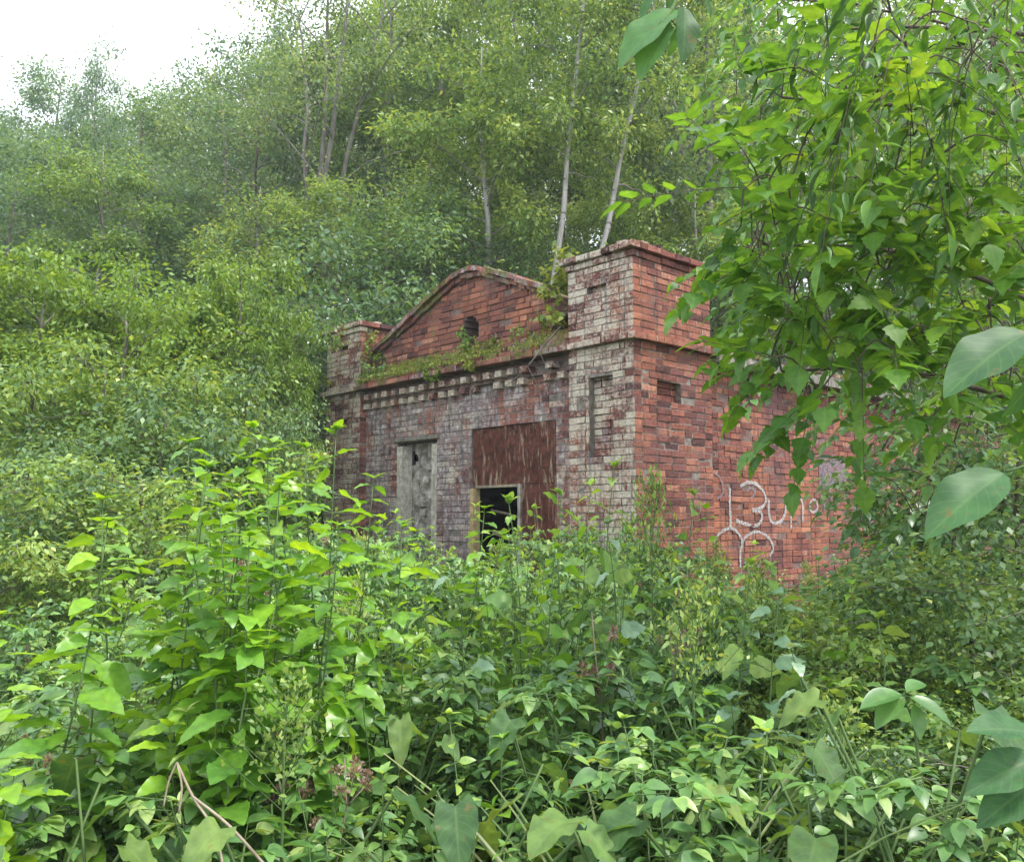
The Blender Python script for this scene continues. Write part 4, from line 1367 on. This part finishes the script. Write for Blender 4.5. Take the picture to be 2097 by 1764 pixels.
# plumed and slim weeds before the tower
for (xd, yt, d, pr, Hp, lab) in (
        (1330, 895, 4.2, plume[0], 1.1, 'feathery plumed weed before the foot of the corner tower'),
        (1395, 1110, 3.0, plume[1], 1.1, 'tall weed with a dark straight stem at the lower middle'),
        (1130, 985, 4.4, nettle[0], 1.03, 'weed with a bright round leaf right of the doorway'),
        (1215, 925, 4.5, nettle[1], 1.03, 'weed with one wide leaf before the corner tower'),
        (1380, 985, 4.6, nettle[2], 1.03, 'weed with paired round leaves before the red side wall'),
        (1190, 1040, 5.0, herb[0], 1.03, 'slim leafy weed below the corner tower'),
        (1060, 1060, 5.2, herb[1], 1.03, 'slim leafy weed at the right jamb of the doorway'),
        (1295, 1000, 5.0, herb2[0], 1.03, 'narrow-leaved weed before the tower corner'),
        (1650, 1120, 4.6, herb[2], 1.03, 'slim leafy weed below the graffiti'),
        (1075, 1045, 4.9, herb[2], 1.03, 'slim weed touching the lower end of the rusty sheet'),
        (1118, 1015, 4.9, herb[0], 1.03, 'slim weed between the rusty sheet and the tower front'),
        (1088, 1000, 4.3, nettle[3], 1.03, 'leafy weed hiding the lower right part of the rusty sheet'),
        (1620, 1130, 4.0, nettle[0], 1.03, 'leafy weed under the end of the graffiti'),
        (1480, 1120, 3.6, nettle[1], 1.03, 'leafy weed below the first letters of the graffiti'),
        (1720, 1170, 3.8, accent[0], 1.03, 'yellow-green weed near the hanging maple leaves'),
        (1800, 1240, 3.4, nettle[2], 1.03, 'leafy weed before the dark bushes at the right'),
        (1660, 1290, 3.2, teal[0], 1.03, 'pale-leaved weed before the dark bushes at the right'),
        (1020, 1010, 4.6, herb[0], 1.03, 'slim weed crossing the lower edge of the rusty sheet'),
        (1165, 960, 4.1, accent[0], 1.03, 'yellow-green weed between the rusty sheet and the corner tower'),
        (1450, 1010, 4.2, accent[1], 1.03, 'yellow-green weed standing before the start of the graffiti'),
        (1270, 1040, 3.9, teal[0], 1.03, 'pale-leaved weed before the foot of the corner tower'),
        (1540, 1190, 3.4, teal[1], 1.03, 'pale-leaved weed standing below the graffiti arches'),
        (1100, 1090, 3.7, accent[0], 1.03, 'yellow-green weed low before the rusty sheet'),
        (980, 1120, 3.6, teal[0], 1.03, 'pale-leaved weed low before the doorway'),
        (840, 1100, 3.9, herb[1], 1.03, 'slim weed before the wall between window and doorway'),
        (1340, 1130, 3.4, herb2[1], 1.03, 'narrow-leaved weed behind the dark straight stem'),
        (1560, 1100, 4.8, plume[0], 1.1, 'plumed weed before the graffiti'),
        (1240, 1190, 3.6, flow[0], 1.08, 'faded purple-brown flower heads right of the lower middle'),
        (690, 1490, 2.7, flow[1], 1.08, 'faded purple-brown flower heads low in the left foreground')):
    x, y = gpoint(xd, d); g0 = float(ground(x, y)); h = top_height(yt, d) - g0
    s = h / Hp
    place(pr, (x, y, g0 - .02), (min(s, 1.1), min(s, 1.1), s), None, (0, 0), lab, 'weed')

# burdocks and grass in the near foreground
for (xd, yt, d, k, s, lab) in (
        (920, 1600, 2.5, 0, 1.0, 'burdock with one big drooping leaf at the bottom middle'),
        (600, 1600, 2.4, 1, 1.05, 'burdock with wide leaves at the bottom left of the middle'),
        (1700, 1540, 2.55, 2, 1.15, 'burdock with big pale leaves at the lower right'),
        (1560, 1650, 2.35, 1, 1.25, 'burdock spreading along the bottom right edge'),
        (1290, 1600, 2.4, 2, 1.1, 'burdock beneath the long grass at the bottom'),
        (240, 1600, 2.35, 0, 1.0, 'burdock in the lower left corner'),
        (80, 1640, 2.3, 2, .9, 'burdock cut by the lower left corner of the photo'),
        (1060, 1640, 2.35, 0, .95, 'burdock leaves right of the bottom middle'),
        (430, 1500, 2.9, 2, .9, 'burdock behind the dry twig'),
        (1480, 1450, 3.1, 0, 1.0, 'burdock in the middle of the right foreground'),
        (1120, 1440, 3.2, 1, .85, 'burdock half hidden in the middle foreground'),
        (820, 1380, 3.4, 2, .8, 'burdock half hidden left of the middle'),
        (1850, 1400, 2.5, 1, 1.1, 'burdock with a wide leaf fan near the right edge')):
    x, y = gpoint(xd, d); g0 = float(ground(x, y)); h = top_height(yt, d) - g0
    place(burd[k], (x, y, g0 - .02), (s, s, h / .60), None, (0, 0), lab, 'burdock')
for (xd, yt, d, k, lab) in ((1290, 1600, 2.25, 0, 'clump of long arching grass at the bottom middle'), (1420, 1660, 2.3, 1, 'small grass clump between the burdocks'), (980, 1180, 4.2, 1, 'pale grass clump before the doorway')):
    x, y = gpoint(xd, d); g0 = float(ground(x, y)); h = top_height(yt, d) - g0
    s = h / .6
    place(grs[k], (x, y, g0 + .1), (1.0, 1.0, s), None, (0, 0), lab, 'grass')

# dry forked twig bottom left
S = Buf()
def pl3(pts): return smooth_path(np.array([at(*p) for p in pts]), 4)
S.tube(pl3([(455, 1764, 2.15), (440, 1700, 2.2), (395, 1630, 2.25), (362, 1560, 2.3)]), .0035, 5)
S.tube(pl3([(362, 1560, 2.3), (345, 1600, 2.28), (335, 1650, 2.25)]), .0028, 5)
S.tube(pl3([(362, 1560, 2.3), (372, 1610, 2.26), (366, 1665, 2.24)]), .0028, 5)
S.tube(pl3([(395, 1630, 2.25), (470, 1690, 2.2), (560, 1790, 2.1)]), .004, 5)
tag(S.build('dry_twig', M['stem_dry'], None, smooth=True), 'pale forked dry twig leaning in the lower left foreground', 'twig')

# ---------------------------------------------------------------- plants rooted on the ruin
def tuft(name, pts, n, ls, mat, lab, cat, spread=.12, shape=SH_SIMPLE, stems=True, up=.8):
    """a plant rooted at building-local pts; every plant is one thing with stem and foliage"""
    root = empty(name, bworld(*pts[0]), 0)
    S = Buf(); L = Leaves(shape)
    o = bworld(*pts[0])
    for p in pts:
        w = bworld(*p) - o
        for k in range(max(3, n // 12)):
            e = w + rdir(1, up)[0] * spread * rng.uniform(.6, 1.6)
            S.tube([w, (w + e) / 2 + rng.normal(0, .01, 3), e], [.004, .003, .0015], 3, cap=False)
            m_ = 12
            u = rng.uniform(.3, 1.1, m_)[:, None]
            P = w + (e - w) * u + rng.normal(0, spread * .22, (m_, 3))
            L.add(P, rdir(m_, .1), rng.normal(0, .5, (m_, 3)) + [0, 0, 1], ls * rng.uniform(.6, 1.2, m_), rng.uniform(.1, 1, m_))
    S.build('stem', M['bark'], root, smooth=True)
    leaf_mesh('foliage', [L], mat, root)
    return tag(root, lab, cat)


tuft('maple_seedling', [(-1.15, .1, 4.25), (-1.25, .1, 4.45), (-1.05, .05, 4.6), (-1.35, .1, 4.3)], 60, .085, M['lf_yellow'], 'yellow-green seedling between the gable and the corner tower', 'seedling', .16, SH_LOBED)
tuft('maple_seedling', [(-1.2, -.02, 3.92), (-1.05, -.02, 3.85), (-1.35, -.02, 3.95)], 40, .085, M['lf_yellow'], 'yellowish seedling above the cornice beside the corner tower', 'seedling', .13, SH_LOBED)
tuft('ledge_plant', [(-2.9, .12, 3.9), (-2.95, .08, 4.02), (-2.85, .08, 3.8)], 36, .06, M['lf_weed'], 'small plant growing in the dark hole of the gable', 'plant', .09)
tuft('ledge_plant', [(-2.45, .05, 3.82), (-2.3, .05, 3.80)], 60, .05, M['lf_yellow'], 'pale plant on the cornice right of the gable hole', 'plant', .09)
tuft('ledge_plant', [(-1.95, .05, 3.82), (-1.8, .05, 3.86), (-1.6, .05, 3.82)], 40, .05, M['lf_bramble'], 'low green plant on the cornice below the gable right slope', 'plant', .09)
tuft('ledge_plant', [(-3.45, -.14, 3.50), (-3.35, -.14, 3.42), (-3.2, -.12, 3.5)], 36, .055, M['lf_fresh'], 'pale green plant hanging over the dentils', 'plant', .07)
tuft('ledge_plant', [(-2.62, -.14, 3.52), (-2.5, -.14, 3.50)], 24, .06, M['lf_yellow'], 'yellow leaves hanging over the dentils below the gable hole', 'plant', .06)
tuft('ledge_plant', [(-5.0, .1, 3.95), (-5.1, .1, 4.1), (-4.85, .12, 3.85), (-5.15, .15, 4.3)], 60, .06, M['lf_fresh'], 'bushy plant between the end pier and the gable foot', 'plant', .16)
tuft('ledge_plant', [(-4.9, -.02, 3.75), (-5.1, -.02, 3.7), (-4.7, 0, 3.7)], 60, .055, M['lf_bramble'], 'green plant on the cornice beside the end pier', 'plant', .14)
tuft('ledge_plant', [(-5.9, .1, 4.62), (-5.5, .2, 4.62)], 36, .05, M['lf_bramble'], 'small weeds on top of the end pier', 'plant', .10)
tuft('ledge_plant', [(-.7, .5, 4.66), (-.9, .7, 4.66), (-.5, .9, 4.66)], 48, .05, M['lf_fresh'], 'small weeds on the cap of the corner tower', 'plant', .10)
tuft('ledge_plant', [(-6.1, .0, 3.75), (-6.0, -.03, 3.66)], 30, .05, M['lf_yellow'], 'yellowish plant on the ledge of the end pier', 'plant', .09)

# moss and low growth along the cornice
L = Leaves(SH_SIMPLE)
n = 5200
mx = rng.uniform(XL + PW, -PW - .3, n); k = rng.random(n)
my = -.11 + .30 * k + rng.normal(0, .012, n); mz = ZL + .06 + .21 * k + np.abs(rng.normal(0, .035, n))
dens = .5 + .5 * np.sin(mx * 3.1 + 1) * np.cos(mx * 1.3)
dens = np.where(mx < -3.3, dens + .35, dens)
kp = rng.random(n) < dens
P = BO + mx[kp, None] * BX + my[kp, None] * BY + mz[kp, None] * np.array([0, 0, 1])
m_ = len(P)
L.add(P, rdir(m_, .6), rdir(m_, .7), rng.uniform(.022, .06, m_), rng.uniform(0, 1, m_))
mo = leaf_mesh('moss', [L], M['lf_yellow'])
tag(mo, 'yellow-green moss and tiny plants along the cornice', 'moss', kind='stuff')

# bare branch hanging over the cornice
S = Buf()
def fl(x, y, y0): 
    a, z = fac(x, y, y0); return bworld(a, y0, z)
S.tube(smooth_path([fl(1150, 665, -.05), fl(1120, 700, -.16), (fl(1075, 755, -.22)), fl(1030, 795, -.20)], 5), np.linspace(.012, .004, 16), 5)
S.tube(smooth_path([fl(1080, 750, -.22), fl(1100, 790, -.2), fl(1105, 830, -.14)], 5), .004, 4)
S.tube(smooth_path([fl(1105, 722, -.2), fl(1125, 770, -.2), fl(1122, 800, -.14)], 5), .0035, 4)
tag(S.build('bare_branch', M['bark'], None, smooth=True), 'thin bare grey branch hanging across the cornice beside the corner tower', 'branch')

# ---------------------------------------------------------------- right-hand boughs
def bough_tree(name, trunk, limbs, sprays, shape, ls, mat, bark, lab, cat, nlv=9, slen=.45, droop=.35, mean=.5, lr=(.02, .006)):
    root = empty(name, trunk[0])
    o = np.array(trunk[0], float)
    S = Buf()
    S.tube(smooth_path(np.array(trunk) - o, 4), np.linspace(lr[0] * 3.5, lr[0] * 1.5, 4 * (len(trunk) - 1) + 1), 8)
    nodes = []
    for lp in limbs:
        q = smooth_path(np.array(lp) - o, 6)
        S.tube(q, np.linspace(lr[0], lr[1], len(q)), 6); nodes.append(q)
    nodes = np.concatenate(nodes)
    L = Leaves(shape); Tw = Buf()
    sprays = sorted(sprays, key=lambda s: np.min(np.linalg.norm(nodes + o - np.array(s), axis=1)))
    for s in sprays:
        s0 = np.array(s[:3]) - o
        i = np.argmin(np.linalg.norm(nodes - s0, axis=1)); nd = nodes[i]
        c = (nd + s0) / 2 + np.array([0, 0, .06])
        q = smooth_path([nd, c, s0], 3)
        Tw.tube(q, np.linspace(.005, .003, len(q)), 4, cap=False)
        nodes = np.vstack([nodes, q[1:]])
        dr = unit(unit(s0 - nd) * .8 + np.array([-.55, -.1, -.25]) + rng.normal(0, .35, 3))
        ln = slen * rng.uniform(.6, 1.2)
        t = np.linspace(0, 1, 6)
        p = s0 + dr * ln * t[:, None] + np.array([0, 0, -1]) * droop * ln * (t ** 2)[:, None]
        Tw.tube(p, np.linspace(.003, .0012, 6), 3, cap=False)
        sidev = unit(np.cross(dr, [0, 0, 1]) + rng.normal(0, .2, 3))
        br = rng.normal(mean, .14)
        for k in range(nlv):
            u = (k + .5) / nlv; i0 = min(int(u * 5), 4); b = p[i0] + (p[i0 + 1] - p[i0]) * (u * 5 - i0)
            for sg in (1, -1):
                d = dr * .7 + sidev * sg * 1.0 + np.array([0, 0, -.30 if droop > .3 else -.12]) + rng.normal(0, .25, 3)
                L.add(b + unit(d) * ls * .15, d, np.array([0, 0, 1.]) - dr * .15 + rng.normal(0, .32, 3), ls * rng.uniform(.6, 1.15), float(np.clip(rng.normal(br, .15), 0, 1)))
        L.add(p[-1], dr + np.array([0, 0, -.5]), [0, 0, 1.], ls * 1.1, float(np.clip(br + .1, 0, 1)))
    S.build('trunk', M[bark], root, smooth=True)
    cw = leaf_mesh('crown', [L], mat, root)
    Tw.build('twig_sprays', M[bark], cw, smooth=True)
    return tag(root, lab, cat)


def inside(poly, x, y):
    c = False; n = len(poly)
    for i in range(n):
        x0, y0 = poly[i]; x1, y1 = poly[(i + 1) % n]
        if (y0 > y) != (y1 > y) and x < (x1 - x0) * (y - y0) / (y1 - y0) + x0: c = not c
    return c


def scatter_poly(poly, n, d0, d1, dens=None):
    out_ = []
    xs_ = [p[0] for p in poly]; ys_ = [p[1] for p in poly]
    while len(out_) < n:
        x, y = rng.uniform(min(xs_), max(xs_)), rng.uniform(min(ys_), max(ys_))
        if not inside(poly, x, y): continue
        if dens and rng.random() > dens(x, y): continue
        out_.append(tuple(at(x, y, rng.uniform(d0, d1))))
    return out_


# nearer maple: its bright edge reaches over the tower
poly1 = [(1560, 120), (1530, 200), (1540, 300), (1500, 420), (1480, 480), (1440, 540), (1500, 620), (1560, 690), (1560, 780), (1600, 850), (1640, 830), (1800, 800), (2150, 860), (2150, 60)]
limbs = [[at(2500, 900, 4.6), at(2150, 640, 4.5), at(1850, 520, 4.3), at(1560, 500, 4.0)],
         [at(2500, 900, 4.6), at(2150, 300, 4.6), at(1850, 220, 4.4), at(1600, 200, 4.2)],
         [at(2500, 1000, 4.6), at(2200, 860, 4.3), at(1850, 760, 4.1), at(1600, 760, 3.9)],
         [at(2500, 500, 4.6), at(2200, 120, 4.6), at(1950, 60, 4.5), at(1700, 60, 4.4)]]
tr_b = at(2500, 900, 4.6)
trunk = [(tr_b[0] + .2, tr_b[1], float(ground(tr_b[0], tr_b[1]))), tuple(at(2520, 1100, 4.6)), tuple(tr_b), tuple(at(2480, 200, 4.6)), tuple(at(2470, -200, 4.7))]
bough_tree('maple_tree', trunk, limbs, scatter_poly(poly1, 205, 3.4, 4.9), SH_LOBED, .105, M['lf_maple'], 'bark_dark',
           'maple with bright lobed leaves reaching in from the right over the corner tower', 'tree', nlv=6, slen=.42, mean=.46, droop=.12)
# second, darker tree behind it
poly2 = [(1500, -40), (1480, 150), (1530, 400), (1540, 640), (1620, 760), (1780, 860), (1800, 1000), (1950, 1050), (2200, 1100), (2200, -40)]
limbs = [[at(2350, 900, 7.6), at(2150, 500, 7.5), at(1850, 350, 7.2), at(1600, 300, 7.0)],
         [at(2350, 900, 7.6), at(2150, 760, 7.4), at(1900, 720, 7.0), at(1650, 660, 6.8)],
         [at(2350, 700, 7.6), at(2100, 150, 7.5), at(1800, 20, 7.3), at(1600, 0, 7.2)],
         [at(2350, 1000, 7.6), at(2150, 950, 7.2), at(1950, 900, 6.9)]]
tr_b = at(2350, 900, 7.6)
trunk = [(tr_b[0], tr_b[1], float(ground(tr_b[0], tr_b[1]))), tuple(at(2360, 1100, 7.6)), tuple(tr_b), tuple(at(2330, 200, 7.6)), tuple(at(2330, -100, 7.6))]
bough_tree('elm_tree', trunk, limbs, scatter_poly(poly2, 420, 6.0, 8.2) + scatter_poly([(1740, 860), (1800, 1000), (1760, 1100), (1850, 1250), (2200, 1300), (2200, 850)], 85, 4.6, 7.0), SH_OVATE, .10, M['lf_weed'], 'bark_dark',
           'dense dark tree behind the maple boughs at the right edge', 'tree', nlv=7, slen=.5, mean=.32)
# drooping narrow-leaved branches from the top right
poly3 = [(1690, -60), (1660, 80), (1720, 160), (1900, 240), (2150, 260), (2150, -60)]
limbs = [[at(2400, -200, 3.9), at(2100, -80, 3.8), at(1850, -40, 3.6), at(1700, 0, 3.5)]]
tr_b = at(2450, 300, 4.0)
trunk = [(tr_b[0], tr_b[1], float(ground(tr_b[0], tr_b[1]))), tuple(at(2460, 900, 4.0)), tuple(tr_b), tuple(at(2400, -200, 3.9)), tuple(at(2380, -350, 3.9))]
bough_tree('willow_tree', trunk, limbs, scatter_poly(poly3, 34, 3.1, 4.0), SH_LANCE, .11, M['lf_maple'], 'bark_dark',
           'willow with narrow leaves drooping in from the top right corner', 'tree', nlv=9, slen=.5, droop=1.1, mean=.4)
# shrubs against the side wall at the right
poly4 = [(1780, 900), (1760, 960), (1850, 1060), (1760, 1120), (1800, 1250), (2180, 1300), (2180, 880)]
for (xd, yt, d, pr, Hp, w, lab) in (
        (2050, 870, 6.3, shrubD, 3.0, .8, 'tall dark bush behind the others at the right edge, beneath the maple'),
        (2080, 900, 5.6, shrubD, 3.0, .85, 'dark bush against the side wall at the right edge'),
        (1900, 1110, 6.0, shrubA, 3.2, .6, 'loose bush below the side wall, left of the dark one'),
        (1960, 1130, 4.4, shrubA, 3.2, .65, 'low bush in the right foreground below the side wall'),
        (2130, 1080, 4.0, shrubD, 3.0, .6, 'low dark bush cut by the right edge'),
        (1640, 1260, 4.6, shrubA, 3.2, .42, 'small bush low below the graffiti arches'),
        (1780, 1290, 4.0, shrubA, 3.2, .42, 'small bush between the graffiti and the lower right corner'),
        (1730, 1190, 5.2, shrubA, 3.2, .45, 'small bush below the far end of the graffiti'),
        (1960, 1500, 2.9, shrubD, 3.0, .42, 'small dark bush in the lower right corner'),
        (2090, 1400, 3.1, shrubA, 3.2, .40, 'small-leaved bush at the right edge, below the low dark one')):
    x, y = gpoint(xd, d); g0 = float(ground(x, y)); h = top_height(yt, d) - g0
    place(pr, (x, y, g0 - .05), (w, w, h / Hp), None, (0, 0), lab, 'bush')


# big single leaves close to the camera: two twigs reaching in
def near_twig(name, path, leaves, lab, mat='lf_near', shape=SH_NEAR):
    root = empty(name, at(*path[0]))
    o = at(*path[0])
    S = Buf(); L = Leaves(shape)
    q = smooth_path(np.array([at(*p) for p in path]) - o, 5)
    S.tube(q, np.linspace(.004, .0018, len(q)), 6)
    for (x0, y0, d0, x1, y1, d1, r, nv) in leaves:
        a, b = at(x0, y0, d0) - o, at(x1, y1, d1) - o
        i = np.argmin(np.linalg.norm(q - a, axis=1))
        S.tube(smooth_path([q[i], (q[i] + a) / 2 + [0, 0, .004], a], 3), .0013, 4, cap=False)
        L.add(a, b - a, np.array(nv, float), np.linalg.norm(b - a), r)
    S.build('twig', M['stem'], root, smooth=True)
    leaf_mesh('foliage', [L], M[mat], root)
    return tag(root, lab, 'branch')


near_twig('leafy_branch', [(1420, -160, 1.5), (1400, -60, 1.5), (1378, 15, 1.48), (1350, 50, 1.46)],
          [(1385, 20, 1.48, 1262, 100, 1.42, .9, (-.2, -.9, .8)), (1400, 15, 1.48, 1412, 112, 1.44, .05, (.5, -1, .1)),
           (1370, 50, 1.47, 1302, 138, 1.42, .95, (-.3, -.8, .6)), (1385, 55, 1.47, 1375, 120, 1.5, .55, (.3, -.9, .3)),
           (1430, -20, 1.5, 1465, 30, 1.5, .2, (0, -.6, 1)), (1350, -20, 1.5, 1300, 40, 1.5, .5, (0, -.6, 1)), (1500, -40, 1.5, 1560, 25, 1.5, .4, (0, -.5, 1)), (1420, -80, 1.5, 1360, 5, 1.5, .3, (0, -.8, .6))],
          'near twig with large hanging leaves at the top edge')
near_twig('leafy_branch', [(2250, 700, 1.3), (2180, 690, 1.3), (2110, 690, 1.28)],
          [(2105, 680, 1.28, 1942, 762, 1.2, .25, (-.1, -.75, 1)), (2150, 720, 1.3, 2080, 860, 1.3, .15, (.6, -.8, .3))],
          'broad leaf entering from the right edge above the ruin wall')
near_twig('leafy_branch', [(2250, 930, 1.35), (2150, 940, 1.32), (2060, 965, 1.3)],
          [(2055, 968, 1.3, 1905, 1060, 1.22, .45, (-.15, -.8, .9))],
          'single broad pale-green leaf hanging at the right before the side wall')
near_twig('leafy_branch', [(2250, 1600, 1.7), (2160, 1560, 1.7), (2110, 1520, 1.68)],
          [(2110, 1500, 1.68, 2000, 1470, 1.62, .5, (-.1, -.7, 1)), (2120, 1550, 1.68, 1995, 1600, 1.6, .4, (-.1, -.8, .8)), (2130, 1590, 1.68, 2015, 1670, 1.6, .3, (-.2, -.8, .7))],
          'twig with three oval leaves at the lower right edge')
near_twig('leafy_branch', [(1880, 1560, 2.1), (1870, 1480, 2.1), (1850, 1430, 2.1)],
          [(1845, 1420, 2.1, 1765, 1430, 2.05, .3, (0, -.4, 1)), (1850, 1425, 2.1, 1790, 1478, 2.05, .4, (-.1, -.5, 1)), (1860, 1425, 2.1, 1955, 1470, 2.05, .2, (.1, -.5, 1)), (1855, 1415, 2.1, 1895, 1385, 2.15, .3, (0, -.5, 1)), (1870, 1440, 2.1, 1890, 1510, 2.05, .35, (.1, -.6, .9))],
          'fan of green leaves in the lower right foreground', 'lf_weed', SH_ELLIP)
print('objects', len(bpy.data.objects), 'weeds', cnt)

# ---------------------------------------------------------------- damp air between the trees
B = Buf()
B.box((-141, -31, -2.0), (141, 201, 46.0))
m, t, o = nodemat('damp_air')
pv = N(t, "ShaderNodeVolumePrincipled")
pv.inputs['Color'].default_value = (0.88, 0.94, 1.0, 1)
pv.inputs['Density'].default_value = 0.0013
t.links.new(pv.outputs[0], o.inputs['Volume'])
tag(B.build('haze', m), 'thin pale mist hanging between the trees', 'haze', kind='stuff')
